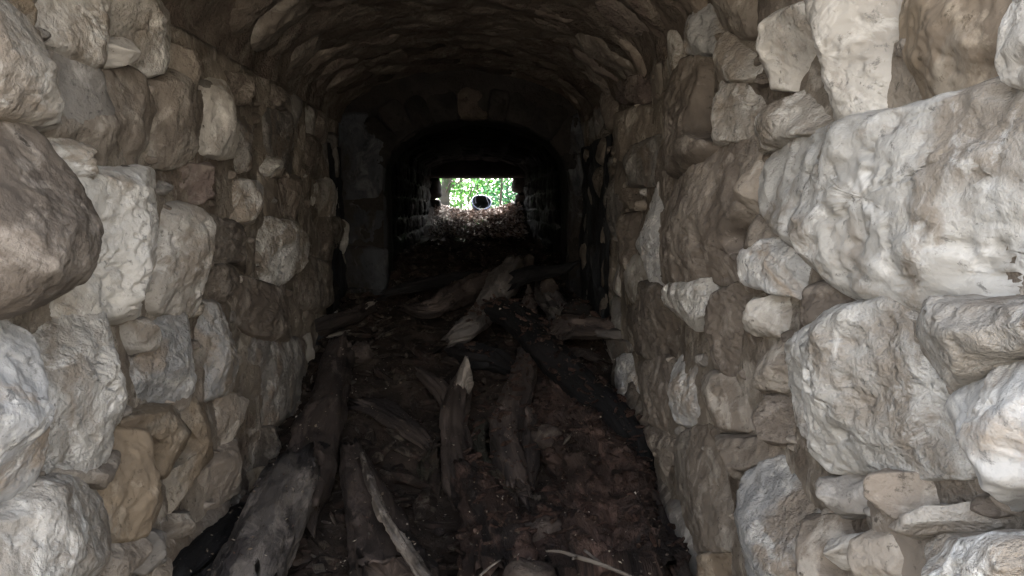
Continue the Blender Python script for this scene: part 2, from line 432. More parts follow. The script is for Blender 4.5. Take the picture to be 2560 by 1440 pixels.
RIGHT = [
 ('blue', .06, [(1715,10),(1780,-20),(1795,60),(1790,115),(1765,135),(1715,130),(1700,80)]),
 ('tan', .05, [(1790,-60),(1930,-60),(1920,60),(1880,95),(1810,80),(1795,50)]),
 ('pale', .055, [(1785,90),(1810,80),(1870,95),(1870,150),(1860,200),(1790,205),(1765,195),(1755,140)]),
 ('pale', .065, [(1900,40),(1960,25),(2030,30),(2035,90),(2010,140),(2010,205),(1960,210),(1880,205),(1865,150),(1885,90)]),
 ('pale', .08, [(2055,-60),(2235,-60),(2240,60),(2260,130),(2262,210),(2210,230),(2170,260),(2190,290),(2220,298),(2140,310),(2080,320),(2050,300),(2020,230),(2000,150),(2020,60)]),
 ('ochre', .045, [(2240,-60),(2460,-60),(2520,50),(2500,130),(2520,200),(2440,240),(2300,265),(2260,200),(2250,100)]),
 ('pale', .07, [(2530,30),(2600,-40),(2900,-40),(2900,200),(2650,235),(2530,210),(2510,130)]),
 ('brown', .075, [(1690,170),(1735,140),(1755,190),(1750,260),(1740,320),(1790,360),(1760,390),(1690,430),(1650,400),(1640,320),(1650,230)]),
 ('pale', .06, [(1760,215),(1840,205),(1870,240),(1960,215),(1945,250),(1910,280),(1870,330),(1820,350),(1780,360),(1740,320),(1745,260)]),
 ('pale', .055, [(1850,330),(1900,290),(1960,240),(2010,215),(2040,260),(2055,320),(2000,340),(1950,355),(1890,378),(1835,365)]),
 ('white', .085, [(1880,385),(1960,355),(2060,330),(2130,310),(2220,300),(2330,260),(2440,230),(2560,215),(2950,200),(2950,740),(2560,750),(2350,760),(2250,750),(2120,710),(2060,650),(1990,600),(1930,540),(1915,470),(1895,430)]),
 ('brown', .09, [(1660,430),(1720,400),(1790,365),(1840,370),(1870,385),(1850,420),(1855,480),(1835,540),(1800,600),(1830,640),(1870,680),(1850,700),(1760,690),(1700,710),(1650,690),(1655,600),(1660,520)]),
 ('tan', .06, [(1860,390),(1885,400),(1905,470),(1925,520),(1870,540),(1850,500),(1845,430)]),
 ('tan', .05, [(1850,580),(1880,540),(1925,530),(1930,570),(1980,600),(1930,610),(1870,630),(1845,620)]),
 ('blue', .065, [(1845,640),(1900,600),(1960,610),(2030,650),(2110,700),(2040,720),(1960,740),(1880,720),(1860,680)]),
 ('blue', .06, [(1600,480),(1640,450),(1660,500),(1650,600),(1660,690),(1620,700),(1605,640),(1590,560)]),
 ('brown', .055, [(1540,560),(1590,520),(1595,600),(1610,700),(1560,705),(1535,650)]),
 ('tan', .055, [(1545,275),(1600,270),(1640,300),(1635,340),(1590,370),(1550,400),(1520,380),(1505,330)]),
 ('grey', .06, [(1560,390),(1640,335),(1650,400),(1655,450),(1600,460),(1550,465),(1530,430)]),
 ('brown', .05, [(1555,470),(1600,470),(1595,510),(1560,525),(1548,500)]),
 ('grey', .045, [(1505,400),(1530,400),(1545,500),(1540,600),(1515,560)]),
 ('red', .04, [(1510,250),(1540,200),(1640,190),(1640,240),(1590,265)]),
 ('brown', .06, [(1555,745),(1580,720),(1640,710),(1650,760),(1700,800),(1690,860),(1670,900),(1600,890),(1580,830),(1550,790)]),
 ('white', .08, [(1645,730),(1700,710),(1760,700),(1800,690),(1870,710),(1800,740),(1750,800),(1740,820),(1700,800),(1665,770)]),
 ('brown', .07, [(1760,790),(1790,740),(1860,710),(1890,730),(1850,760),(1850,800),(1860,860),(1840,940),(1790,940),(1740,900),(1745,840)]),
 ('pale', .06, [(1850,770),(1890,750),(1950,740),(1940,800),(1950,840),(1890,840),(1855,820)]),
 ('brown', .06, [(1950,760),(2020,710),(2100,705),(2180,740),(2230,745),(2150,790),(2080,820),(2000,850),(1950,850),(1955,800)]),
 ('white', .095, [(1985,860),(2050,820),(2160,780),(2245,755),(2265,850),(2290,955),(2370,960),(2345,1080),(2340,1170),(2250,1175),(2150,1165),(2080,1160),(2050,1130),(1990,1060),(1970,1000),(1960,930)]),
 ('pale', .10, [(2250,760),(2340,757),(2500,752),(2700,750),(2900,760),(2900,870),(2700,850),(2560,880),(2480,930),(2400,960),(2290,960),(2260,850)]),
 ('tan', .055, [(1930,850),(1980,850),(1960,930),(1955,970),(1900,980),(1900,920)]),
 ('brown', .07, [(1880,1010),(1920,990),(1975,1010),(1980,1060),(1970,1100),(1900,1110),(1875,1060)]),
 ('blue', .09, [(2345,1080),(2360,970),(2440,950),(2500,910),(2560,880),(2720,860),(2900,880),(2900,1180),(2560,1200),(2490,1240),(2430,1260),(2345,1255)]),
 ('blue', .10, [(1840,1240),(1870,1190),(1950,1140),(2000,1120),(2060,1150),(2075,1180),(2045,1230),(2030,1290),(2000,1300),(1990,1480),(1860,1480),(1825,1330)]),
 ('grey', .07, [(2050,1190),(2120,1180),(2170,1175),(2180,1230),(2170,1270),(2100,1290),(2040,1280)]),
 ('tan', .08, [(2180,1180),(2340,1175),(2345,1250),(2320,1290),(2220,1320),(2170,1290)]),
 ('pale', .08, [(2330,1270),(2440,1255),(2450,1300),(2400,1330),(2280,1340),(2300,1300)]),
 ('grey', .045, [(2450,1270),(2490,1230),(2560,1190),(2700,1170),(2900,1170),(2900,1380),(2560,1340),(2480,1340)]),
 ('tan', .06, [(2000,1300),(2050,1290),(2130,1320),(2060,1370),(2090,1480),(1995,1480)]),
 ('pale', .07, [(2060,1365),(2130,1330),(2170,1380),(2150,1390),(2090,1430)]),
 ('tan', .07, [(2180,1330),(2260,1340),(2250,1500),(2090,1500),(2150,1390)]),
 ('white', .11, [(2260,1360),(2400,1350),(2560,1350),(2700,1360),(2900,1390),(2900,1700),(2250,1600)]),
 ('tan', .05, [(1690,1090),(1750,1080),(1830,1100),(1840,1180),(1850,1230),(1830,1290),(1830,1340),(1760,1390),(1710,1350),(1690,1240),(1680,1150)]),
 ('tan', .065, [(1750,1090),(1860,1090),(1900,1110),(1960,1120),(1880,1170),(1845,1200),(1820,1160),(1760,1120)]),
 ('brown', .055, [(1600,900),(1660,900),(1680,1000),(1690,1060),(1640,1070),(1600,1020),(1590,960)]),
 ('blue', .05, [(1670,900),(1740,880),(1750,950),(1750,1060),(1700,1060),(1690,1000)]),
 ('tan', .055, [(1745,930),(1840,940),(1900,960),(1880,1010),(1880,1080),(1780,1080),(1750,1030)]),
 ('brown', .05, [(1610,1060),(1690,1075),(1680,1160),(1660,1200),(1640,1150)]),
 ('blue', .05, [(1530,900),(1570,880),(1600,920),(1590,960),(1560,1000),(1530,960)]),
 ('grey', .035, [(1450,840),(1560,850),(1560,880),(1520,900),(1520,960),(1460,900)]),
 ('ochre', .055, [(1700,1360),(1760,1390),(1840,1370),(1850,1480),(1730,1480)]),
]
BASE = -0.035
def build_wall(root, traced, X, sgn, a0, a1, b1, r):
    mp, nm = wall_map(X, sgn)
    taken = []
    for mat, H, poly in traced:
        Q = [on_x(px, py, X + sgn * (.2 * H + .005)) for px, py in poly]
        P = [(max(q[1], MOUTH + .01), q[2]) for q in Q]
        taken.append(P)
        A = area_of(np.array(P)); yc = np.mean([p[0] for p in P])
        pix = math.sqrt(A) / max(yc, .4) * F * 0.4       # size in the render
        nA = int(min(150, max(28, pix * 1.6))); nR = int(min(60, max(9, pix * 0.55)))
        kn = {'white': 2.0, 'blue': 1.4, 'brown': 1.5, 'pale': 1.2, 'red': 1.5, 'grey': 1.2}.get(mat, 0.9)
        big = H == .13
        if not big: H = H * .82
        stone(P, mp, nm, M[mat], root, H=H, base=BASE, nA=nA, nR=nR, grow=1.2, knob=1.25 if big else kn, k=2.8 if big else 5.5, facets=1 if big else (6 if pix > 40 else 4))
    # small chinking stones wedged into the joints
    for q in range(95):
        P = r.choice(taken); cp = r.choice(P); s0 = r.uniform(.012, .03)
        if not (a0 + .1 < cp[0] < 3.3) or cp[1] > ZS: continue
        pts = [(cp[0] + math.cos(t) * s0 * r.uniform(.8, 1.7), cp[1] + math.sin(t) * s0 * r.uniform(.6, 1.1)) for t in (0, .9, 1.8, 2.7, 3.6, 4.5, 5.4)]
        stone(pts, mp, nm, M[r.choice(['tan', 'grey', 'brown', 'brown'])], root, H=r.uniform(.008, .028), base=BASE, nA=22, nR=7, facets=4, k=4)
    for pts, c, A in fill_cells(a0, a1, -1.1, b1, (.12, .2), (.16, .34), r, taken=taken):
        if c[1] < float(floor_z(np.array([X]), np.array([c[0]]))[0]) - 0.12: continue
        m = r.choice(['brown', 'tan', 'brown', 'grey', 'tan', 'pale'])
        if c[0] > 3.2: m = r.choice(['brown', 'grey', 'shaded', 'dark'])  # deeper stones take darker colours, painting in the light's falloff
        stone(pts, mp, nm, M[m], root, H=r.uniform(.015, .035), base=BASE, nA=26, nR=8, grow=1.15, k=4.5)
    return mp, nm

L_ROOT = thing('stone_wall', 'rubble stone wall on the left of the passage with a big dark boulder at its near edge', 'stone wall', (XL, MOUTH, -1.0))
mp, nm = build_wall(L_ROOT, LEFT, XL, 1, MOUTH, PORTAL, ZS - .05, random.Random(3))
sheet('mortar', mp, nm, MOUTH, PORTAL + .1, -1.15, ZS + .02, 260, 110, M['mortar'], L_ROOT, h=-0.004, amp=.024)
R_ROOT = thing('stone_wall', 'bright rubble stone wall on the right of the passage with two huge pale crusted boulders', 'stone wall', (XR, MOUTH, -1.0))
mp, nm = build_wall(R_ROOT, RIGHT, XR, -1, MOUTH, PORTAL, ZS - .05, random.Random(4))
sheet('mortar', mp, nm, MOUTH, PORTAL + .1, -1.15, ZS + .02, 260, 110, M['mortar'], R_ROOT, h=-0.004, amp=.024)

# ------------------------------------------------------------------ outer vault
V_ROOT = thing('stone_vault', 'low sooty vault of flat stones over the near part of the passage', 'vault', ((XL + XR) / 2, MOUTH, ZC))
vm, vn, VL = arch_frame(XL, XR, ZS, ZC)
r = random.Random(12)
for pts, c, A in fill_cells(MOUTH, PORTAL + .05, .06, VL - .02, (.18, .34), (.14, .26), r, wob=.35):
    edge = min(c[1], VL - c[1])
    m = r.choice(['tan', 'soot', 'soot']) if c[0] < 1.7 or (edge < .3 and c[0] < 2.7) else r.choice(['soot', 'soot', 'brown', 'soot'])  # lighter stones by the mouth brighten the vault through colour
    if c[0] > 3.1: m = r.choice(['soot_shade', 'soot', 'soot_shade'])  # deep end painted darker in place of fading light
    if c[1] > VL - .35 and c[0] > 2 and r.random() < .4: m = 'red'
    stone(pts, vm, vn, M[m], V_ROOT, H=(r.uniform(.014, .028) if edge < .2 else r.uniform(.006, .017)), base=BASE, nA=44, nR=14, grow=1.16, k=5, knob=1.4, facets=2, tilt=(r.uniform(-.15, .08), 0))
sheet('mortar', vm, vn, MOUTH, PORTAL + .1, -.03, VL + .03, 170, 90, M['mortar_dark'], V_ROOT, h=0.009, amp=.028)

# ------------------------------------------------------------------ the narrower stone arch in the middle
P_ROOT = thing('stone_archway', 'narrow stone archway with bluish jambs darkened for shade halfway down the passage', 'archway', (0, PORTAL, -.6))
icx, iax, ibz = (IL + IR) / 2, (IR - IL) / 2, IZC - IZS
ocx, oax, obz = (XL + XR) / 2, (XR - XL) / 2 + .06, ZC - ZS + .06
def pm(a, b, h): return np.stack([a, PORTAL - h, b], axis=1)
def pn(a, b):
    n = np.zeros((len(a), 3)); n[:, 1] = -1; return n
def inner_arc(t): return (icx + iax * math.cos(t), IZS + ibz * math.sin(t))
def outer_arc(t): return (ocx + oax * math.cos(t), ZS + obz * math.sin(t))
V, Fc = [], []
prof_i = [(IL, -1.1)] + [(IL, -1.1 + (IZS + 1.1) * k / 16) for k in range(1, 17)] + [inner_arc(math.pi - math.pi * k / 40) for k in range(1, 41)] + [(IR, IZS - (IZS + 1.1) * k / 16) for k in range(1, 17)]
prof_o = [(XL - .06, -1.1)] + [(XL - .06, -1.1 + (ZS + 1.1) * k / 16) for k in range(1, 17)] + [outer_arc(math.pi - math.pi * k / 40) for k in range(1, 41)] + [(XR + .06, ZS - (ZS + 1.1) * k / 16) for k in range(1, 17)]
NB = 8
for (xi, zi), (xo, zo) in zip(prof_i, prof_o):
    for k in range(NB + 1):
        t = k / NB
        V.append((xi + (xo - xi) * t, PORTAL + .012, zi + (zo - zi) * t))
V = np.array(V); V[:, 1] += fbm(V, 8, 4, 3) * .015
n = len(prof_i)
Fc = [(i * (NB + 1) + k, i * (NB + 1) + k + 1, (i + 1) * (NB + 1) + k + 1, (i + 1) * (NB + 1) + k) for i in range(n - 1) for k in range(NB)]
mesh_obj('mortar', V, Fc, M['dark'], P_ROOT)
r = random.Random(5)
t = 0.06
while t < math.pi - .1:
    w = r.uniform(.20, .34); t2 = min(t + w, math.pi - .02)
    rad = r.uniform(.13, .19)
    def off(tt, q):
        x, z = inner_arc(tt); nx, nz = math.cos(tt) / iax, math.sin(tt) / ibz; l = math.hypot(nx, nz)
        return (x + nx / l * q, z + nz / l * q)
    pts = [off(t, 0), off((t + t2) / 2, -.005), off(t2, 0), off(t2, rad * .6), off(t2 - .02, rad), off((t + t2) / 2, rad + r.uniform(-.01, .02)), off(t + .02, rad), off(t, rad * .5)]
    m = 'soot_shade' if 1.6 < (t + t2) / 2 < 1.85 else 'dark'
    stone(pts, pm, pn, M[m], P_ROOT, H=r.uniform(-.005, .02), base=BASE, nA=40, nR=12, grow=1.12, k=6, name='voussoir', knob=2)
    t = t2
for side, (x0, x1) in (('l', (XL - .02, IL)), ('r', (IR, XR + .02))):
    z = -.95
    while z < .30:
        hh = r.uniform(.22, .42); w = x1 - x0
        pts = [(x0, z), (x0 + w * .5, z - .01), (x1, z), (x1 + .004, z + hh * .5), (x1, z + hh), (x0 + w * .5, z + hh + .01), (x0, z + hh), (x0 - .005, z + hh * .4)]
        stone(pts, pm, pn, M['shaded'], P_ROOT, H=r.uniform(.004, .03), base=BASE, nA=60, nR=18, grow=1.12, k=7, name='jamb_stone', facets=4, knob=2.2)
        z += hh * .98
# smooth bluish render, shade painted in, on the last stretch of the wide walls is part of those walls
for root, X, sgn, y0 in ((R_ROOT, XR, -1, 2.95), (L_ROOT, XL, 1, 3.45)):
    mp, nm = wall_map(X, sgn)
    sheet('shaded_render', mp, nm, y0, PORTAL + .02, -.9, .30, 40, 50, M['shaded'], root, h=.016, amp=.030)

# ------------------------------------------------------------------ inner, narrower passage
IV = thing('stone_vault', 'shade-black lower vault beyond the inner archway', 'vault', (0, PORTAL, IZC))
im, inn, ILEN = arch_frame(IL, IR, IZS, IZC)
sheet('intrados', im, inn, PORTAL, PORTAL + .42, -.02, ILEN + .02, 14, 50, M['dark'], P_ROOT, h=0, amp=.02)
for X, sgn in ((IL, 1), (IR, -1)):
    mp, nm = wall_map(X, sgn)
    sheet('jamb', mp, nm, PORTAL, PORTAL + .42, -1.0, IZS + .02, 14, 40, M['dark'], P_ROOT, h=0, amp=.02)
im, inn, ILEN = arch_frame(-.62, .62, .44, .62)
r = random.Random(21)
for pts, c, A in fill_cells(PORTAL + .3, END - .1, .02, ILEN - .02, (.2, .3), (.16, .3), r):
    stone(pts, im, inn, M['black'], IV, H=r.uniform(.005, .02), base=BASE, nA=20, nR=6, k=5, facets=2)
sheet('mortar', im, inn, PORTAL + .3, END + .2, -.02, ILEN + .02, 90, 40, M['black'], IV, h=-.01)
for X, sgn, lab in ((-.62, 1, 'shade-dark stone side wall on the left beyond the inner archway'), (.62, -1, 'shade-dark stone side wall on the right beyond the inner archway')):
    root = thing('stone_wall', lab, 'stone wall', (X, PORTAL, -.6))
    mp, nm = wall_map(X, sgn)
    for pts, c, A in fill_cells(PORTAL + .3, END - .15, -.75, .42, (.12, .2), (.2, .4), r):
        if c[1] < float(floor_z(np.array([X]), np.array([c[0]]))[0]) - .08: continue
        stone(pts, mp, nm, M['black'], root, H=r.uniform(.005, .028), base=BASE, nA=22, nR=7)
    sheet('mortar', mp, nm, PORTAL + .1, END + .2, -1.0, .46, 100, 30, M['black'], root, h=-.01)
# jagged stones on the sides of the far opening
FO = thing('far_doorway', 'square far doorway of the passage, ragged stones at its sides', 'doorway', (0, END, -.3))
def fm(a, b, h): return np.stack([a, END - h, b], axis=1)
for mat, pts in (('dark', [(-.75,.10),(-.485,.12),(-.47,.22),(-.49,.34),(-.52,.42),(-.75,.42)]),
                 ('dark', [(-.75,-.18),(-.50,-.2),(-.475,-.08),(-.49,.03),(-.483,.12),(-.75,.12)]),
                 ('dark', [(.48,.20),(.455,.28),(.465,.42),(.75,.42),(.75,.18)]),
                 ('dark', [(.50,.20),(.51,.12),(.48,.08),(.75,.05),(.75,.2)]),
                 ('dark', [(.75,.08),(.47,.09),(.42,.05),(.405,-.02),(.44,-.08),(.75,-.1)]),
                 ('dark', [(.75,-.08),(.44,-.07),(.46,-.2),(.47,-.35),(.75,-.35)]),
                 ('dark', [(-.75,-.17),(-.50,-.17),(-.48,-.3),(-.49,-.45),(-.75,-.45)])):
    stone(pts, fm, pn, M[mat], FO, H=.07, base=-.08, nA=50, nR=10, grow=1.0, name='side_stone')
def slab(name, x0, x1, y0, y1, z0, z1, mat, parent, seed, amp=.01, nx=40, bevel=.02):
    """a rough block with worn edges"""
    V, Fc = [], []
    ring = []
    m = 28
    for k in range(m):
        t = 2 * math.pi * k / m; c, s = math.cos(t), math.sin(t)
        q = (abs(c) ** 8 + abs(s) ** 8) ** (-1 / 8)
        ring.append((c * q, s * q))
    for i in range(nx + 1):
        x = x0 + (x1 - x0) * i / nx
        e = min(1, min(i, nx - i) / 1.5)
        e = .9 + .1 * e
        for c, s in ring:
            V.append((x, (y0 + y1) / 2 + c * (y1 - y0) / 2 * e, (z0 + z1) / 2 + s * (z1 - z0) / 2 * e))
    V = np.array(V)
    for ax in range(3): V[:, ax] += fbm(V, 6, 4, seed + ax) * amp
    for i in range(nx):
        for k in range(m):
            k2 = (k + 1) % m
            Fc.append((i * m + k, i * m + k2, (i + 1) * m + k2, (i + 1) * m + k))
    Fc.append(tuple(range(m))[::-1]); Fc.append(tuple(nx * m + k for k in range(m)))
    return mesh_obj(name, V, Fc, mat, parent)
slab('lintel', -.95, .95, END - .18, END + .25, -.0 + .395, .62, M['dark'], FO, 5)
# masonry faces outside both ends, so that daylight enters through the openings only
def facade(name, y, ax0, ax1, top, hole, mat, parent, sgn):
    hx0, hx1, hz = hole
    V, Fc = [], []
    def quad(x0, x1, z0, z1, k=14):
        b = len(V)
        for i in range(k + 1):
            for j in range(k + 1):
                V.append((x0 + (x1 - x0) * i / k, y, z0 + (z1 - z0) * j / k))
        for i in range(k):
            for j in range(k):
                a = b + i * (k + 1) + j
                Fc.append((a, a + 1, a + k + 2, a + k + 1))
    quad(ax0, hx0, -1.4, hz); quad(hx1, ax1, -1.4, hz); quad(ax0, ax1, hz, top, 24)
    Vn = np.array(V); Vn[:, 1] += fbm(Vn, 1.5, 4, 9) * .04
    return mesh_obj(name, Vn, Fc, mat, parent)
facade('outer_face', END + .2, -4, 4, 1.25, (-.60, .60, .42), M['mortar'], FO, 1)

# ------------------------------------------------------------------ ground: one sheet to the horizon, finer under the passage
def grid_sheet(name, xs, ys, mat, zf=None, parent=None):
    A, B = np.meshgrid(xs, ys, indexing='ij'); a, b = A.ravel(), B.ravel()
    z = (zf or floor_z)(a, b)
    nb = len(ys)
    V = np.stack([a, b, z], axis=1)
    Fc = [(i * nb + j, (i + 1) * nb + j, (i + 1) * nb + j + 1, i * nb + j + 1) for i in range(len(xs) - 1) for j in range(nb - 1)]
    return mesh_obj(name, V, Fc, mat, parent, origin=np.zeros(3))
xs = np.concatenate([[-900, -300, -100, -40, -15, -8, -4, -2.5], np.arange(-1.6, 1.61, .045), [2.5, 4, 8, 15, 40, 100, 300, 900]])
ys = np.concatenate([[-900, -300, -100, -40, -15, -8, -4, -2], np.arange(-1, 11.5, .045), np.arange(11.5, 20, .4), [22, 26, 32, 45, 80, 160, 300, 900]])
g = grid_sheet('ground', xs, ys, M['soil'])
g['kind'] = 'structure'
# earth bank the passage runs through
bx = np.concatenate([np.arange(-6, 6.01, .25)]); by = np.linspace(MOUTH + .0, END + .15, 60)
def bank_z(a, b):
    P = np.stack([a, b, 0 * a], axis=1)
    return np.maximum(-1.2, 1.15 - np.clip(np.abs(a) - 3, 0, 9) ** 1.3 * .9) + fbm(P, .8, 3, 4) * .15
bk = grid_sheet('hill', bx, by, M['earth'], bank_z); bk['kind'] = 'structure'
NF = thing('near_doorway', 'masonry face round the near mouth of the passage, behind the viewer', 'doorway', (0, MOUTH, -1))
facade('outer_face', MOUTH - .02, -4, 4, 1.25, (XL - .015, XR + .015, ZC), M['mortar'], NF, -1)
r = random.Random(77)
def nmp(a, b, h): return np.stack([a, MOUTH - .03 - h, b], axis=1)
for x0, x1, z0, z1 in ((-2.1, XL - .06, -1.05, 1.15), (XR + .06, 2.0, -1.05, 1.15)):
    for pts, c, A in fill_cells(x0, x1, z0, z1, (.14, .24), (.2, .36), r):
        if not (x0 + .08 < c[0] < x1 - .02): continue
        pts = [(min(max(p[0], x0 - .05), x1 + .05), p[1]) for p in pts]
        stone(pts, nmp, pn, M[r.choice(['pale', 'tan', 'grey', 'brown', 'blue'])], NF, H=r.uniform(.02, .045), base=BASE, nA=30, nR=9, grow=1.1, k=4.5)
for pts, c, A in fill_cells(XL, XR, ZC + .02, 1.15, (.14, .2), (.18, .3), r):
    stone(pts, nmp, pn, M[r.choice(['tan', 'grey', 'brown'])], NF, H=r.uniform(.02, .04), base=BASE, nA=30, nR=9, grow=1.1, k=4.5)

def bounce_slope_z(a, b):
    up = np.clip(-b - 1.6, 0, 20)
    P = np.stack([a, b, 0 * a], axis=1)
    return floor_z(a, b) + .02 + np.minimum(up ** 1.15 * .62, 3.2) + fbm(P, .9, 4, 6) * .18 * np.clip(up, 0, 1)
fc = grid_sheet('bounce_slope', np.arange(-6, 6.01, .25), np.arange(-9, MOUTH - .04, .2), M['bounce'], bounce_slope_z)  # unseen bank added to reflect sun onto the vault and walls
fc['kind'] = 'structure'

# ------------------------------------------------------------------ fallen wood on the floor
def log(name, pts, mat, parent=None, seed=1, nA=52, seg=0.014, bark=1.0, flat=1.0, ends=(True, True), knots=0, scale_r=1.0):
    """pts: list of (px, py, width in photo pixels, lift above the floor) traced along the middle of the log"""
    Q, Rr = [], []
    for px, py, w, lift in pts:
        p = on_floor(px, py, lift)
        Q.append(p); Rr.append(w / 2 * p[1] / F * scale_r)
    return tube(name, Q, Rr, mat, parent, seed, nA, seg, bark, flat, ends)
def tube(name, Q, Rr, mat, parent=None, seed=1, nA=30, seg=0.02, bark=1.0, flat=1.0, ends=(True, True), jag=1.0):
    Q = np.array(Q, float); Rr = np.array(Rr, float)
    # Catmull-Rom through the points
    P = np.vstack([2 * Q[0] - Q[1], Q, 2 * Q[-1] - Q[-2]]); R2 = np.concatenate([[Rr[0]], Rr, [Rr[-1]]])
    C, RR = [], []
    for i in range(1, len(P) - 2):
        n = max(2, int(np.linalg.norm(P[i + 1] - P[i]) / seg))
        for k in range(n):
            t = k / n
            C.append(0.5 * ((2 * P[i]) + (-P[i - 1] + P[i + 1]) * t + (2 * P[i - 1] - 5 * P[i] + 4 * P[i + 1] - P[i + 2]) * t * t + (-P[i - 1] + 3 * P[i] - 3 * P[i + 1] + P[i + 2]) * t ** 3))
            RR.append(R2[i] + (R2[i + 1] - R2[i]) * (3 * t * t - 2 * t ** 3))
    C.append(P[-2]); RR.append(R2[-2])
    C = np.array(C); RR = np.array(RR); m = len(C)
    T = np.gradient(C, axis=0); T /= np.linalg.norm(T, axis=1)[:, None]
    up = np.array([0, 0, 1.0])
    V, Fc, WC = [], [], []
    th = np.linspace(0, 2 * math.pi, nA, endpoint=False)
    S = np.concatenate([[0], np.cumsum(np.linalg.norm(np.diff(C, axis=0), axis=1))])
    for i in range(m):
        a = np.cross(T[i], up); a /= max(np.linalg.norm(a), 1e-6); b = np.cross(a, T[i])
        c0 = np.stack([np.cos(th) * 2.2, np.sin(th) * 2.2, np.full(nA, S[i] * 5)], axis=1) + seed * 3.1
        c1 = np.stack([np.cos(th) * 7, np.sin(th) * 7, np.full(nA, S[i] * 9)], axis=1) + seed * 1.7
        c2 = np.stack([np.cos(th) * 3, np.sin(th) * 3, np.full(nA, S[i] * 40)], axis=1) + seed * 2.3
        c3 = np.stack([np.cos(th) * 9, np.sin(th) * 9, np.full(nA, S[i] * 60)], axis=1) + seed * .9
        rr = RR[i] * (1 + .20 * bark * vnoise(c0, seed) + .075 * bark * (.3 - 2 * np.abs(vnoise(c1, seed + 3))) + .05 * bark * vnoise(c2, seed + 7) + .05 * bark * vnoise(c3, seed + 9))
        rr = rr * (1 - .10 * bark * (vnoise(c0 * np.array([.7, .7, 2.2]) + 40, seed + 5) > .28))
        # broken ends: the rim drops away unevenly
        sh = np.zeros(nA)
        if i == 0 and ends[0]: sh = jag * RR[i] * 1.5 * vnoise(np.stack([np.cos(th) * 2.5, np.sin(th) * 2.5, np.full(nA, seed * 1.0)], axis=1), seed)
        if i == m - 1 and ends[1]: sh = jag * RR[i] * 1.5 * vnoise(np.stack([np.cos(th) * 2.5, np.sin(th) * 2.5, np.full(nA, seed * 2.0)], axis=1), seed)
        ring = C[i] + np.outer(np.cos(th) * rr, a) + np.outer(np.sin(th) * rr * flat, b) + np.outer(sh, T[i])
        V.append(ring)
        WC.append(np.stack([np.cos(th) * RR[i], np.sin(th) * RR[i], np.full(nA, S[i] * .42)], axis=1))
    V = np.vstack(V)
    for i in range(m - 1):
        for k in range(nA):
            k2 = (k + 1) % nA
            Fc.append((i * nA + k, i * nA + k2, (i + 1) * nA + k2, (i + 1) * nA + k))
    # end caps: an inner ring and a sunk centre
    for i, sg in ((0, 1), (m - 1, -1)):
        b0 = i * nA; base = len(V)
        ring = V[b0:b0 + nA]; cen = ring.mean(axis=0)
        inner = cen + (ring - cen) * .72 + T[i] * sg * RR[i] * .12
        V = np.vstack([V, inner, (cen + T[i] * sg * RR[i] * .2)[None, :]])
        for k in range(nA):
            k2 = (k + 1) % nA
            f1 = (b0 + k, base + k, base + k2, b0 + k2); f2 = (base + k, base + nA, base + k2)
            if sg < 0: f1, f2 = f1[::-1], f2[::-1]
            Fc.append(f1); Fc.append(f2)
    o = mesh_obj(name, V, Fc, mat, parent)
    WC = np.vstack(WC); WC = np.vstack([WC, np.random.RandomState(seed).rand(len(V) - len(WC), 3) * .1])
    at_ = o.data.attributes.new('wood_co', 'FLOAT_VECTOR', 'POINT'); at_.data.foreach_set('vector', WC.ravel())
    return o
def log_thing(label, pts, mat, cat='log', name='log', group=None, **kw):
    p0 = on_floor(*pts[len(pts) // 2][:2])
    t = thing(name, label, cat, tuple(p0), group)
    log('wood' if name != 'branch' else 'stem', pts, mat, t, **kw)
    return t

A = log_thing('thick grey weathered log at the lower left, pointing into the passage', [(575,1560,215,.09),(640,1400,185,.09),(690,1290,168,.09),(738,1195,150,.085)], M['log_grey'], seed=3, bark=.6)
B = log_thing('brown knotty log lying beyond the thick grey log, along the left wall', [(735,1290,120,.05),(765,1190,140,.065),(800,1080,112,.065),(825,990,85,.06),(842,910,78,.06),(850,865,62,.05)], M['log_brown'], seed=8, bark=.8, scale_r=1.12)
k = on_floor(805, 1120, .12); kn = tube('knot', [k, k + np.array([.012, -.03, .018])], [.022, .012], M['log_black'], B, seed=4, nA=16, seg=.006)
C_ = log_thing('charred log with a pale split edge at the bottom of the picture', [(880,1125,58,.05),(905,1215,100,.055),(940,1320,150,.06),(985,1470,220,.06)], M['log_black'], seed=15, flat=.75)
C_.children[0].data.materials[0] = M['log_brown']
log('split_edge', [(905,1135,16,.12),(927,1205,26,.15),(955,1275,28,.165),(1003,1360,34,.18),(1085,1480,44,.18)], M['log_pale'], C_, seed=22, bark=2.4, nA=28, flat=.9)
D = log_thing('upright-looking brown branch stub with a pale broken tip, in the middle of the floor', [(1163,935,38,.13),(1150,975,62,.09),(1138,1040,74,.07),(1138,1110,78,.055),(1150,1190,84,.05),(1165,1240,80,.04)], M['log_brown'], seed=31)
log('broken_tip', [(1166,893,9,.18),(1164,912,22,.16),(1160,940,40,.135),(1156,975,48,.105)], M['log_pale'], D, seed=33, bark=2.5, nA=20, seg=.01)
E = log_thing('reddish rotten log below the branch stub, running to the bottom edge', [(1165,1175,86,.07),(1205,1250,150,.08),(1245,1340,185,.08),(1270,1480,230,.08)], M['log_red'], seed=41, bark=1.3, flat=.7)
Fg = log_thing('dark brown forked log right of the branch stub', [(1312,880,46,.09),(1306,950,72,.09),(1290,1010,88,.085),(1265,1080,92,.08),(1268,1150,84,.07),(1295,1240,80,.05)], M['log_brown'], seed=52)
log('fork', [(1300,1000,50,.08),(1322,1070,60,.07),(1320,1150,62,.06),(1318,1210,40,.04)], M['log_brown'], Fg, seed=55)
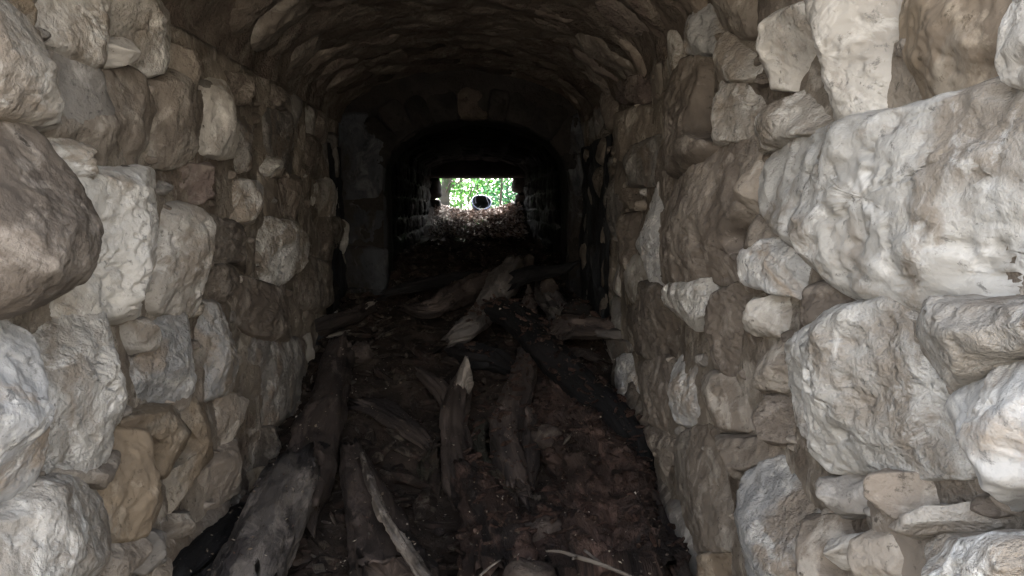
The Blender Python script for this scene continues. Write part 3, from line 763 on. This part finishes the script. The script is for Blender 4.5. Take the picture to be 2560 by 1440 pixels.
G = log_thing('long black log slanting down to the right wall', [(1205,772,26,.15),(1250,778,66,.15),(1310,815,84,.14),(1375,885,92,.12),(1450,965,100,.10),(1530,1045,104,.09),(1590,1120,80,.07),(1622,1180,36,.05)], M['log_black'], seed=61, bark=.7)
Hh = log_thing('pale grey barkless log lying across the heap deep in the passage', [(1280,672,56,.16),(1262,705,80,.15),(1232,745,66,.14),(1205,785,60,.13),(1165,825,58,.12),(1125,850,34,.11)], M['log_grey'], seed=72, bark=1.1)
I = log_thing('black tapering branch sticking out to the right in front of the bluish wall', [(1285,700,46,.20),(1325,685,44,.22),(1370,680,34,.24),(1410,672,30,.26),(1447,653,6,.30)], M['log_black'], cat='branch', name='branch', seed=81, bark=.6, nA=20)
J = log_thing('dark broken limb with a frayed pale end against the right wall', [(1385,838,44,.18),(1420,818,62,.19),(1480,820,60,.20),(1540,826,44,.20),(1578,832,30,.20)], M['log_brown'], cat='limb', seed=91)
log('frayed_end', [(1492,832,14,.20),(1520,834,24,.205),(1552,836,24,.205),(1582,838,12,.2)], M['log_grey'], J, seed=93, bark=3, nA=18, seg=.01)
K = log_thing('broad red-brown rotten trunk at the lower right of the floor', [(1370,905,70,.02),(1405,975,150,.03),(1450,1070,200,.03),(1480,1180,250,.03),(1505,1310,310,.03),(1530,1500,390,.03)], M['log_red'], cat='trunk', seed=101, bark=1.5, nA=90, flat=.62)
L_ = log_thing('thin dark root along the foot of the right wall', [(1545,1130,30,.07),(1590,1195,40,.07),(1640,1265,38,.07),(1680,1350,36,.07),(1725,1480,44,.07)], M['log_brown'], cat='root', name='root', seed=111, bark=1.5, nA=18)
N_ = log_thing('brown log with a frayed end lying across the floor left of the pale grey log', [(1255,690,54,.08),(1200,715,62,.08),(1130,745,72,.08),(1070,778,48,.07),(1005,768,20,.06)], M['log_grey'], seed=121, bark=1.6)
N_.children[0].data.materials[0] = M['log_brown']
O_ = log_thing('soot black log in the bottom left corner of the floor', [(622,1262,46,.06),(560,1320,110,.06),(480,1390,160,.06),(400,1480,220,.06)], M['log_black'], seed=131, bark=1.0, flat=.7)
P_ = log_thing('leaning dark splinter standing on the black log', [(1320,712,4,.25),(1322,740,26,.20),(1318,780,50,.15),(1315,810,60,.11)], M['log_brown'], cat='splinter', name='splinter', seed=141, bark=.8, nA=12)
Q_ = log_thing('short dark stump between the black branch and the right wall', [(1352,712,34,.10),(1368,745,56,.09),(1398,790,60,.06)], M['log_grey'], cat='stump', name='stump', seed=151, bark=1.6)
for lab, pts, sd in (('curled strip of grey-green bark right of the branch stub', [(1218,1050,30,.05),(1196,1095,40,.055),(1205,1150,40,.06),(1245,1195,52,.07),(1285,1222,30,.07)], 161),
                 ('scrap of cracked bark at the fork of the brown log', [(1338,1035,34,.07),(1332,1070,52,.08),(1325,1110,20,.08)], 162),
                 ('crumbling bark lump left of the branch stub', [(1080,1130,30,.05),(1070,1165,58,.05),(1062,1195,30,.04)], 163)):
    log_thing(lab, pts, M['bark_flake'], cat='bark', name='bark', seed=sd, bark=2.6, flat=.35, seg=.008)

log_thing('dark flat broken plank-like slab lying between the black log and the limb by the right wall', [(1400,900,60,.07),(1445,880,80,.08),(1500,900,60,.06)], M['log_brown'], cat='slab', name='slab', seed=201, bark=1.6, flat=.3)
log_thing('short dark log lying crosswise at the left wall deep in the passage', [(770,830,44,.04),(820,810,52,.05),(880,790,44,.05),(930,765,30,.05)], M['log_brown'], seed=202, bark=1.5)
log_thing('black crosswise branch behind the pale grey log', [(960,735,20,.08),(1040,715,30,.09),(1120,700,34,.09),(1200,690,26,.08)], M['log_black'], cat='branch', name='branch', seed=203, bark=1.3)
log_thing('dark broken log half sunk in the heap left of the branch stub', [(900,1010,60,.02),(960,1030,70,.03),(1030,1075,60,.03),(1080,1120,40,.02)], M['log_brown'], seed=204, bark=1.8, flat=.6)
log_thing('stubby dark log pointing up to the left of the branch stub', [(1050,930,30,.06),(1075,950,44,.06),(1110,985,50,.05),(1130,1030,40,.03)], M['log_brown'], seed=205, bark=1.8)
log_thing('dark log lying along the heap between the pale grey log and the black log', [(1130,870,50,.04),(1180,890,70,.05),(1240,900,60,.05),(1290,930,40,.04)], M['log_black'], seed=206, bark=1.6)

# pale forked twig in the foreground
tw = thing('twig', 'thin pale forked twig lying at the bottom of the picture', 'twig', tuple(on_floor(1480, 1400, .2)))
def twl(name, pts, sd, lift0=.21):
    return log(name, [(a, b, w, lift0) for a, b, w in pts], M['log_pale'], tw, seed=sd, nA=10, seg=.008, bark=1.2)
twl('stem', [(1365,1378,6),(1400,1379,8),(1440,1392,12),(1500,1410,13),(1550,1430,11),(1620,1460,9)], 171)
twl('side_twig', [(1462,1375,8),(1480,1390,7),(1505,1410,9)], 172)
twl('side_twig', [(1430,1398,5),(1445,1394,10),(1470,1400,8)], 173)
tw2 = thing('twig', 'short thin twig left of the brown cobble at the bottom edge', 'twig', tuple(on_floor(1230, 1410, .18)))
log('stem', [(1200,1440,6,.19),(1225,1418,6,.19),(1250,1400,5,.19)], M['log_pale'], tw2, seed=175, nA=8, seg=.01)

# ------------------------------------------------------------------ loose stones on the floor
M['rubble0'] = M['rock_brown']
def rock(label, px, py, w, h, mat, seed, lift=.02, squash=.7, parts=None):
    p = on_floor(px, py, lift); s = w / 2 * p[1] / F; s2 = h / 2 * p[1] / F
    nu, nv = 40, 22
    V = [(0, 0, 1)]
    for i in range(1, nv):
        a = math.pi * i / nv
        for j in range(nu):
            b = 2 * math.pi * j / nu
            V.append((math.sin(a) * math.cos(b), math.sin(a) * math.sin(b), math.cos(a)))
    V.append((0, 0, -1)); V = np.array(V)
    r = random.Random(seed)
    U = V.copy()
    rad = np.ones(len(U))
    for _ in range(9):
        d = np.array([r.gauss(0, 1) for _ in range(3)]); d /= np.linalg.norm(d)
        q = U @ d; rad = np.minimum(rad, np.where(q > .05, r.uniform(.68, .95) / np.maximum(q, .05), 9))
    rad *= 1 + .12 * fbm(U + seed, 1.5, 3, seed)
    W = U * rad[:, None] * np.array([s, s * .9, s2])
    W += U * (fbm(W + seed, 30, 4, seed) * .004)[:, None]
    Fc = [(0, 1 + j, 1 + (j + 1) % nu) for j in range(nu)]
    for i in range(nv - 2):
        for j in range(nu):
            j2 = (j + 1) % nu
            a0 = 1 + i * nu
            Fc.append((a0 + j, a0 + nu + j, a0 + nu + j2, a0 + j2))
    a0 = 1 + (nv - 2) * nu; last = len(V) - 1
    Fc += [(a0 + j, last, a0 + (j + 1) % nu) for j in range(nu)]
    o = mesh_obj('rock', W + p, Fc, mat, origin=p)
    return tag(o, label, 'rock')
rock('pale brown chipped stone beside the far end of the brown log', 905, 882, 66, 58, M['rock_brown'], 5, .04)
rock('greenish grey stone at the foot of the left wall, deep in the passage', 808, 772, 78, 44, M['grey'], 6, .03)
rock('rounded reddish stone half buried in the rotten trunk', 1368, 1092, 84, 64, M['rock_brown'], 7, .10)
rock('big brown cobble at the bottom edge of the picture', 1325, 1450, 140, 120, M['rock_brown'], 8, .13)
rock('brown stone with fibrous top just above the big cobble', 1345, 1320, 150, 60, M['rock_brown'], 9, .08)
rock('small square stone wedged between the black log and the thick grey log', 625, 1268, 60, 66, M['rock_brown'], 10, .06)
rock('pale pointed rubble stone by the black branch', 1322, 655, 34, 40, M['rock_brown'], 11, .16)
rock('broken grey stone under the black branch', 1372, 722, 52, 60, M['rubble0'], 12, .14)
rock('dark rubble stone at the foot of the right wall by the broken limb', 1445, 775, 90, 50, M['dark'], 13, .10)
rock('pinkish stone chip beside the pale split edge', 1098, 1330, 30, 24, M['rock_brown'], 14, .03)
rock('brown stone in the gap right of the thick grey log', 745, 1400, 70, 60, M['rock_brown'], 15, .0)
for lab, pts, sd in (('pale wood offcut by the left wall beyond the brown log', [(822,842,16,.06),(848,834,20,.065),(872,828,12,.07)], 181),
                     ('weathered wood offcut lying deeper along the left wall', [(900,775,20,.06),(920,762,22,.06),(938,752,10,.07)], 182),
                     ('small pale wood splinter standing on the rotten trunk', [(1408,1112,10,.13),(1418,1098,18,.15),(1428,1086,6,.17)], 183),
                     ('curl of pale bark below the black log in the bottom left corner', [(395,1392,10,.08),(420,1378,24,.09),(445,1372,10,.09)], 184)):
    log_thing(lab, pts, M['log_pale'], cat='wood chip', name='wood_offcut', seed=sd, bark=1.6, nA=12, seg=.008, flat=.5)

# height of whatever lies uppermost: floor, logs or stones
from mathutils.bvhtree import BVHTree
bpy.context.view_layer.update()
_v, _f = [], []
for o in COL.objects:
    if o.type == 'MESH' and (o.name.split('.')[0] in ('wood', 'rock', 'split_edge', 'fork', 'bark')):
        mw = o.matrix_world; b = len(_v)
        _v += [mw @ v.co for v in o.data.vertices]; _f += [tuple(b + i for i in p.vertices) for p in o.data.polygons]
BV = BVHTree.FromPolygons(_v, _f)
def surf_z(x, y):
    z = floor_z(x, y).copy()
    for i in range(len(z)):
        if y[i] < 5:
            h = BV.ray_cast(Vector((x[i], y[i], .2)), Vector((0, 0, -1)))
            if h[0] is not None and h[0].z > z[i]: z[i] = h[0].z
    return z

# crumbs, wood chips and pebbles nobody could count
def flecks(name, n, region, mats, seed, size, lift=0.004, shape='chip', label=None, dens=None):
    r = np.random.RandomState(seed)
    x = r.uniform(region[0], region[1], n); y = r.uniform(region[2], region[3], n)
    z = surf_z(x, y) + lift
    V, Fc = [], []
    s = size[0] + (size[1] - size[0]) * r.rand(n) ** 2.5
    tone = []
    for i in range(n):
        e = Euler((r.uniform(-.8, .8), r.uniform(-.8, .8), r.uniform(0, 6.28))).to_matrix()
        e = np.array(e)
        l, w, t = s[i], s[i] * r.uniform(.25, .8), s[i] * r.uniform(.1, .35)
        q = np.array([[-l, 0, 0], [0, -w, t * .2], [l, w * .2, 0], [0, w, t * .3], [0, 0, t], [0, 0, -t]]) * .5
        q += r.uniform(-.12, .12, q.shape) * s[i]
        b = len(V)
        V += (q @ e.T + np.array([x[i], y[i], z[i]])).tolist()
        for f in ((0, 1, 4), (1, 2, 4), (2, 3, 4), (3, 0, 4), (1, 0, 5), (2, 1, 5), (3, 2, 5), (0, 3, 5)):
            Fc.append(tuple(b + k for k in f))
    o = mesh_obj(name, V, Fc, mats, smooth=False)
    o['kind'] = 'stuff'
    if label: o['label'] = label
    return o
def fleck_mat(name, cols, scale=60):
    m, N, L, B = new_mat(name)
    g = N.new('ShaderNodeNewGeometry'); rp = N.new('ShaderNodeValToRGB')
    L.new(g.outputs['Random Per Island'], rp.inputs[0]); rp.color_ramp.interpolation = 'CONSTANT'
    el = rp.color_ramp.elements
    while len(el) < len(cols): el.new(.5)
    for i, c in enumerate(cols):
        el[i].position = i / len(cols); el[i].color = (*c, 1)
    L.new(rp.outputs[0], B.inputs['Base Color']); B.inputs['Roughness'].default_value = .8
    return m
M['crumbs'] = fleck_mat('crumbs', [(.05,.04,.03),(.11,.085,.06),(.03,.022,.018),(.30,.26,.21),(.08,.055,.04),(.04,.03,.025),(.16,.13,.10),(.06,.03,.022)])
flecks('wood_crumbs', 7000, (-.7, .56, 1.5, 4.6), M['crumbs'], 5, (.002, .013))
flecks('wood_crumbs', 2000, (-.6, .6, 4.2, 7.6), M['crumbs'], 6, (.006, .03))
M['debris'] = rocky('rotten_wood_rubble', (.033,.025,.021), (.018,.014,.012), (.05,.034,.028), 1.2, rough=.9, crust=(.10,.083,.066), spec=.12, scale=2)
M['fibre'] = rocky('red_wood_fibre', (.075,.045,.036), (.04,.026,.021), (.028,.021,.018), 1.2, rough=.9, crust=(.12,.085,.068), scale=3, spec=.1)
def chunks(name, n, region, mat, seed, size, thick=.35, top=False):
    # broken, angular pieces of rotten wood and earth, half sunk in the floor
    r = np.random.RandomState(seed); V, Fc = [], []
    x = r.uniform(region[0], region[1], n); y = r.uniform(region[2], region[3], n); z = surf_z(x, y) if top else floor_z(x, y)
    for i in range(n):
        l = size[0] + (size[1] - size[0]) * r.rand() ** 2; w = l * r.uniform(.2, .6); t = l * r.uniform(.1, thick)
        m, k = 7, 4; b = len(V)
        e = np.array(Euler((r.normal(0, .35), r.normal(0, .35), r.uniform(0, 6.28))).to_matrix())
        q = []
        for a in range(k):
            f = (a / (k - 1) - .5) * 2
            for c in range(m):
                u = 2 * math.pi * c / m
                q.append((f * l / 2 + r.normal(0, .05) * l, math.cos(u) * w / 2 * (1 - .45 * abs(f)) * r.uniform(.7, 1.2), math.sin(u) * t / 2 * (1 - .3 * abs(f)) * r.uniform(.7, 1.2)))
        V += (np.array(q) @ e.T + np.array([x[i], y[i], z[i] + t * .2])).tolist()
        for a in range(k - 1):
            for c in range(m):
                c2 = (c + 1) % m
                Fc.append((b + a * m + c, b + a * m + c2, b + (a + 1) * m + c2, b + (a + 1) * m + c))
        Fc.append(tuple(b + c for c in range(m))[::-1]); Fc.append(tuple(b + (k - 1) * m + c for c in range(m)))
    o = mesh_obj(name, V, Fc, mat, smooth=False); o['kind'] = 'stuff'
    return o
chunks('rotten_wood_debris', 1500, (-.72, .58, 1.6, 4.4), M['debris'], 9, (.02, .16))
chunks('rotten_wood_debris', 500, (-.6, .6, 4.4, 7.4), M['debris'], 10, (.03, .2))
chunks('rotten_wood_debris', 1400, (-.05, .52, 1.7, 3.2), M['fibre'], 14, (.008, .05), .5, True)
M['rubble'] = rocky('small_rubble', (.075,.064,.052), (.045,.038,.032), (.06,.04,.032), 1.0, crust=(.13,.115,.095), scale=2)
chunks('small_rubble', 160, (-.72, -.42, 1.7, 4.2), M['rubble'], 11, (.02, .08), .7)
chunks('small_rubble', 160, (.32, .58, 1.9, 4.2), M['rubble'], 12, (.02, .08), .7)

# ------------------------------------------------------------------ leaf litter heaped in the far opening
def leaf_cloud(name, P, size, mat, seed, parent=None, flat=0.7, kind=None, asp=.55):
    """one folded, pointed leaf per point"""
    r = np.random.RandomState(seed); n = len(P)
    s = size * (0.55 + .9 * r.rand(n))
    az = r.rand(n) * 6.283; tl = r.normal(0, flat, n); rl = r.normal(0, flat, n)
    ca, sa, ct, st, cr, sr = np.cos(az), np.sin(az), np.cos(tl), np.sin(tl), np.cos(rl), np.sin(rl)
    base = np.array([[-.5, 0, 0], [-.08, .5 * asp, .10], [.5, 0, -.06], [-.08, -.5 * asp, .10], [-.02, 0, 0]])
    q = base[None] * s[:, None, None]
    x = q[:, :, 0]; y = q[:, :, 1] * cr[:, None] - q[:, :, 2] * sr[:, None]; z = q[:, :, 1] * sr[:, None] + q[:, :, 2] * cr[:, None]
    x2 = x * ct[:, None] + z * st[:, None]; z2 = -x * st[:, None] + z * ct[:, None]
    X = x2 * ca[:, None] - y * sa[:, None]; Y = x2 * sa[:, None] + y * ca[:, None]
    V = (np.stack([X, Y, z2], axis=-1) + P[:, None, :]).reshape(-1, 3)
    Fc = []
    for i in range(n):
        b = i * 5
        Fc += [(b, b + 4, b + 1), (b + 4, b + 2, b + 1), (b, b + 3, b + 4), (b + 4, b + 3, b + 2)]
    o = mesh_obj(name, V, Fc, mat, parent, smooth=False)
    if kind: o['kind'] = kind
    return o
M['litter'] = fleck_mat('dead_leaves', [(.25,.21,.20),(.38,.34,.33),(.08,.06,.05),(.20,.14,.115),(.50,.44,.42),(.05,.035,.03),(.32,.25,.21),(.14,.10,.085)])
r = np.random.RandomState(4)
def litter(n, x0, x1, y0, y1, seed, size, thick, pw=1.0, name='leaf_litter'):
    r = np.random.RandomState(seed)
    x = r.uniform(x0, x1, n); y = y1 - (y1 - y0) * r.rand(n) ** pw
    z = floor_z(x, y) + r.rand(n) * thick + .003
    return leaf_cloud(name, np.stack([x, y, z], axis=1), size, M['litter'], seed, kind='stuff', flat=.6)
litter(5000, -.56, .56, 8.2, 10.2, 1, .048, .045, 1.5)
litter(150, -.5, .5, 5.6, 7.6, 2, .04, .02)
litter(14000, -5, 5, 10.1, 16, 3, .07, .05)
for lab, px, py, s in (('small green sprig growing in the leaf litter below the helmet', 1196, 561, .05),
                       ('tiny green sprout at the near edge of the leaf litter', 1163, 572, .03)):
    p = on_floor(px, py, .02)
    rr = np.random.RandomState(int(px)); Pq = p + rr.normal(0, 1, (26, 3)) * np.array([s, s * .6, s * .4]) + np.array([0, 0, s * .5])
    M.setdefault('leaf_dummy', None)
    t = thing('seedling', lab, 'seedling', tuple(p))
    t['pts'] = 0
    SEED = globals().setdefault('SEED', []); SEED.append((t, Pq, s))

def leaf_mat(name, cols):
    m, N, L, B = new_mat(name)
    g = N.new('ShaderNodeNewGeometry'); rp = N.new('ShaderNodeValToRGB')
    L.new(g.outputs['Random Per Island'], rp.inputs[0])
    el = rp.color_ramp.elements
    while len(el) < len(cols): el.new(.5)
    for i, c in enumerate(cols):
        el[i].position = i / (len(cols) - 1); el[i].color = (*c, 1)
    L.new(rp.outputs[0], B.inputs['Base Color']); B.inputs['Roughness'].default_value = .45
    tr = N.new('ShaderNodeBsdfTranslucent'); L.new(rp.outputs[0], tr.inputs['Color'])
    mx = N.new('ShaderNodeMixShader'); mx.inputs[0].default_value = .45
    L.new(B.outputs[0], mx.inputs[1]); L.new(tr.outputs[0], mx.inputs[2])
    L.new(mx.outputs[0], N['Material Output'].inputs['Surface'])
    return m
M['leaf'] = leaf_mat('green_leaves', [(.012,.05,.008),(.03,.10,.015),(.06,.18,.025),(.02,.08,.02)])
M['leaf2'] = leaf_mat('fresh_leaves', [(.07,.18,.04),(.11,.24,.06),(.06,.15,.04),(.15,.27,.10)])
M['leaf3'] = leaf_mat('cool_green_leaves', [(.012,.05,.02),(.03,.12,.05),(.03,.10,.04),(.06,.17,.08)])
M['trunk'] = rocky('grey_green_tree_bark', (.075,.072,.058), (.045,.043,.035), (.03,.05,.02), .8)
M['stem'] = rocky('thin_sapling_bark', (.10,.085,.07), (.06,.05,.04), (.07,.075,.05), .5)
for t, Pq, s in SEED:
    del t['pts']
    leaf_cloud('foliage', Pq, s * .6, M['leaf'], 3, t)
    b = Vector(t.location); tube('stem', [b + Vector((0, 0, -.02)), b + Vector((.003, 0, s))], [.003, .002], M['stem'], t, nA=6, seg=.01)

def gz(x, y): return float(floor_z(np.array([x]), np.array([y]))[0])
def sapling(label, x, y, h, r0, lean, clumps, mat, seed, name='sapling', cat='tree', n=1500, ls=.075, zmin=0.0):
    rr = np.random.RandomState(seed); rnd_ = random.Random(seed)
    z0 = gz(x, y) - .05
    t = thing(name, label, cat, (x, y, z0))
    pts, rad = [], []
    for k in range(6):
        q = k / 5
        pts.append((x + lean[0] * q + rnd_.uniform(-.03, .03) * (k > 0), y + lean[1] * q, z0 + h * q)); rad.append(r0 * (1 - .65 * q))
    tr_ = tube('trunk', pts, rad, M['trunk'] if r0 > .05 else M['stem'], t, seed=seed, nA=18, seg=.06, bark=.9)
    P = []
    top = np.array(pts)
    for c in range(clumps):
        q = rnd_.uniform(.12, 1.0)
        a = rnd_.uniform(0, 6.28); R = rnd_.uniform(.15, .9)
        b0 = np.array([np.interp(q, np.linspace(0, 1, 6), top[:, k]) for k in range(3)])
        e = b0 + np.array([math.cos(a) * R, math.sin(a) * R * .6, rnd_.uniform(-.15, .3)])
        tube('limb', [b0, (b0 + e) / 2 + np.array([0, 0, .04]), e], [r0 * .22, r0 * .15, .003], M['stem'], t, seed=seed + c, nA=6, seg=.1)
        k = n // clumps
        P.append(e + rr.normal(0, 1, (k, 3)) * np.array([.28, .22, .16]) * rnd_.uniform(.6, 1.2))
    P = np.vstack(P); P = P[P[:, 2] > z0 + zmin]
    leaf_cloud('crown', P, ls, mat, seed + 50, t, flat=.8, asp=.6)
    return t
sapling('leaning ivy-clad tree trunk at the left edge of the far opening', -.62, 12.6, 4.2, .10, (.38, .1), 26, M['leaf'], 1, 'tree', n=2200, ls=.06)
sapling('small bush of fresh green leaves just right of the leaning trunk', -.18, 13.0, 1.0, .02, (.1, 0), 7, M['leaf2'], 2, 'shrub', 'shrub', n=900)
sapling('bushy green sapling standing behind the helmet', .05, 14.2, 1.8, .028, (-.1, .1), 10, M['leaf'], 3, n=1500)
sapling('thin sapling with bluish green leaves right of the helmet', .42, 13.2, 2.4, .022, (.06, .1), 9, M['leaf3'], 4, n=1100, ls=.06)
sapling('slender sapling with bright leaves at the right side of the far opening', .62, 14.4, 2.6, .025, (-.12, .1), 10, M['leaf3'], 5, n=1300)
sapling('thin bare-stemmed sapling near the right jamb of the far opening', .80, 15.2, 2.9, .03, (.1, .1), 8, M['leaf2'], 6, n=900)
sapling('tall sapling seen through the top middle of the far opening', .18, 16.5, 3.0, .04, (.1, 0), 12, M['leaf'], 7, n=1700, ls=.085)
sapling('leafy sapling behind the leaning trunk, in the far left of the opening', -1.3, 15.5, 3.0, .05, (.2, 0), 12, M['leaf'], 8, n=1600, ls=.085)
sapling('distant slim tree beyond the saplings, left of the helmet', -.45, 19.0, 5.0, .06, (.1, 0), 14, M['leaf2'], 9, 'tree', n=1800, ls=.10)
sapling('distant slim tree beyond the saplings, right of the helmet', 1.0, 19.5, 5.0, .06, (-.1, 0), 14, M['leaf3'], 10, 'tree', n=1800, ls=.10)
sapling('shrub of dark leaves outside to the right of the far opening', 1.9, 14.5, 1.8, .03, (0, 0), 10, M['leaf'], 11, 'shrub', 'shrub', n=1500)
sapling('shrub of dark leaves outside to the left of the far opening', -2.4, 14.0, 1.8, .03, (0, 0), 10, M['leaf'], 12, 'shrub', 'shrub', n=1500)

# ------------------------------------------------------------------ the upturned helmet on the rim of the litter
HB = on_y(1204, 511, 10.0) + np.array([0, 0, .032])
HT = thing('helmet', 'upturned navy blue climbing helmet with pale rim and loose straps on the leaf litter', 'helmet', tuple(HB))
def simple(name, c, rough=.5, spec=.5, bump=0):
    m, N, L, B = new_mat(name)
    B.inputs['Roughness'].default_value = rough; B.inputs['Specular IOR Level'].default_value = spec
    n = N.new('ShaderNodeTexNoise'); n.inputs['Scale'].default_value = 40; n.inputs['Detail'].default_value = 5
    mx = N.new('ShaderNodeMix'); mx.data_type = 'RGBA'; mx.inputs[6].default_value = (*c, 1); mx.inputs[7].default_value = (*[x * .6 for x in c], 1)
    tc = N.new('ShaderNodeTexCoord'); L.new(tc.outputs['Object'], n.inputs['Vector'])
    L.new(n.outputs['Fac'], mx.inputs[0]); L.new(mx.outputs[2], B.inputs['Base Color'])
    return m
M['navy'] = simple('navy_plastic', (.010, .014, .05), .35)
M['rim'] = simple('pale_blue_rim', (.20, .28, .52), .4)
M['liner'] = simple('black_liner', (.008, .012, .012), .8)
M['strap'] = simple('white_webbing', (.32, .34, .40), .8)
M['pad'] = simple('yellow_green_pad', (.30, .34, .18), .8)
tiltm = np.array((Matrix.Rotation(math.radians(8), 3, 'Y') @ Matrix.Rotation(math.radians(38), 3, 'X')))
def hx(p): return np.asarray(p, float) * 1.1 @ tiltm.T + HB
def bowl(name, a, b, d, t0, t1, mat, outward=True, nu=48, nv=14, rimwave=.008):
    V, Fc = [], []
    for i in range(nv + 1):
        f = t0 + (t1 - t0) * i / nv
        for j in range(nu):
            u = 2 * math.pi * j / nu
            cr = math.cos(f) ** .8
            zz = -d * math.sin(f) + rimwave * math.cos(2 * u) * math.cos(f)
            V.append((a * cr * math.cos(u), b * cr * math.sin(u), zz))
    for i in range(nv):
        for j in range(nu):
            j2 = (j + 1) % nu
            q = (i * nu + j, i * nu + j2, (i + 1) * nu + j2, (i + 1) * nu + j)
            Fc.append(q[::-1] if outward else q)
    return mesh_obj(name, hx(V), Fc, mat, HT)
bowl('shell', .125, .148, .135, 0, math.pi / 2 * .995, M['navy'])
bowl('liner', .113, .136, .118, 0, math.pi / 2 * .995, M['liner'], False)
def ringtube(name, a, b, z, r_, mat, wav=.008):
    n = 60; V, Fc = [], []; k = 8
    for j in range(n):
        u = 2 * math.pi * j / n; cx, cy = math.cos(u), math.sin(u)
        for q in range(k):
            v = 2 * math.pi * q / k
            V.append(((a + r_ * math.cos(v)) * cx, (b + r_ * math.cos(v)) * cy, z + r_ * 1.3 * math.sin(v) + wav * math.cos(2 * u)))
    for j in range(n):
        for q in range(k):
            Fc.append((j * k + q, ((j + 1) % n) * k + q, ((j + 1) % n) * k + (q + 1) % k, j * k + (q + 1) % k))
    return mesh_obj(name, hx(V), Fc, mat, HT)
ringtube('rim', .119, .142, 0, .0065, M['rim'])
def strap(pts, w=.004, name='strap', mat='strap'):
    return tube(name, [hx(p) for p in pts], [w] * len(pts), M[mat], HT, nA=8, seg=.01, bark=.1, flat=.6)
strap([(-.085, .105, .012), (-.094, .04, -.02), (-.098, -.002, -.03)])
strap([(-.085, .105, .012), (-.078, .04, -.02), (-.070, 0, -.03), (-.098, -.002, -.03)])
strap([(.035, .138, .016), (.065, .06, 0), (.092, -.01, -.02), (.045, -.085, -.035), (.03, -.095, -.03)])
strap([(-.06, -.075, -.04), (-.02, -.1, -.03), (.02, -.07, -.05), (.05, -.05, -.06)], .009, 'headband', 'pad')
strap([(-.03, -.06, -.05), (0, -.085, -.035), (.02, -.06, -.05)], .006, 'buckle', 'strap')
strap([(-.025, .02, -.095), (-.008, .025, -.09)], .011, 'dial', 'strap')
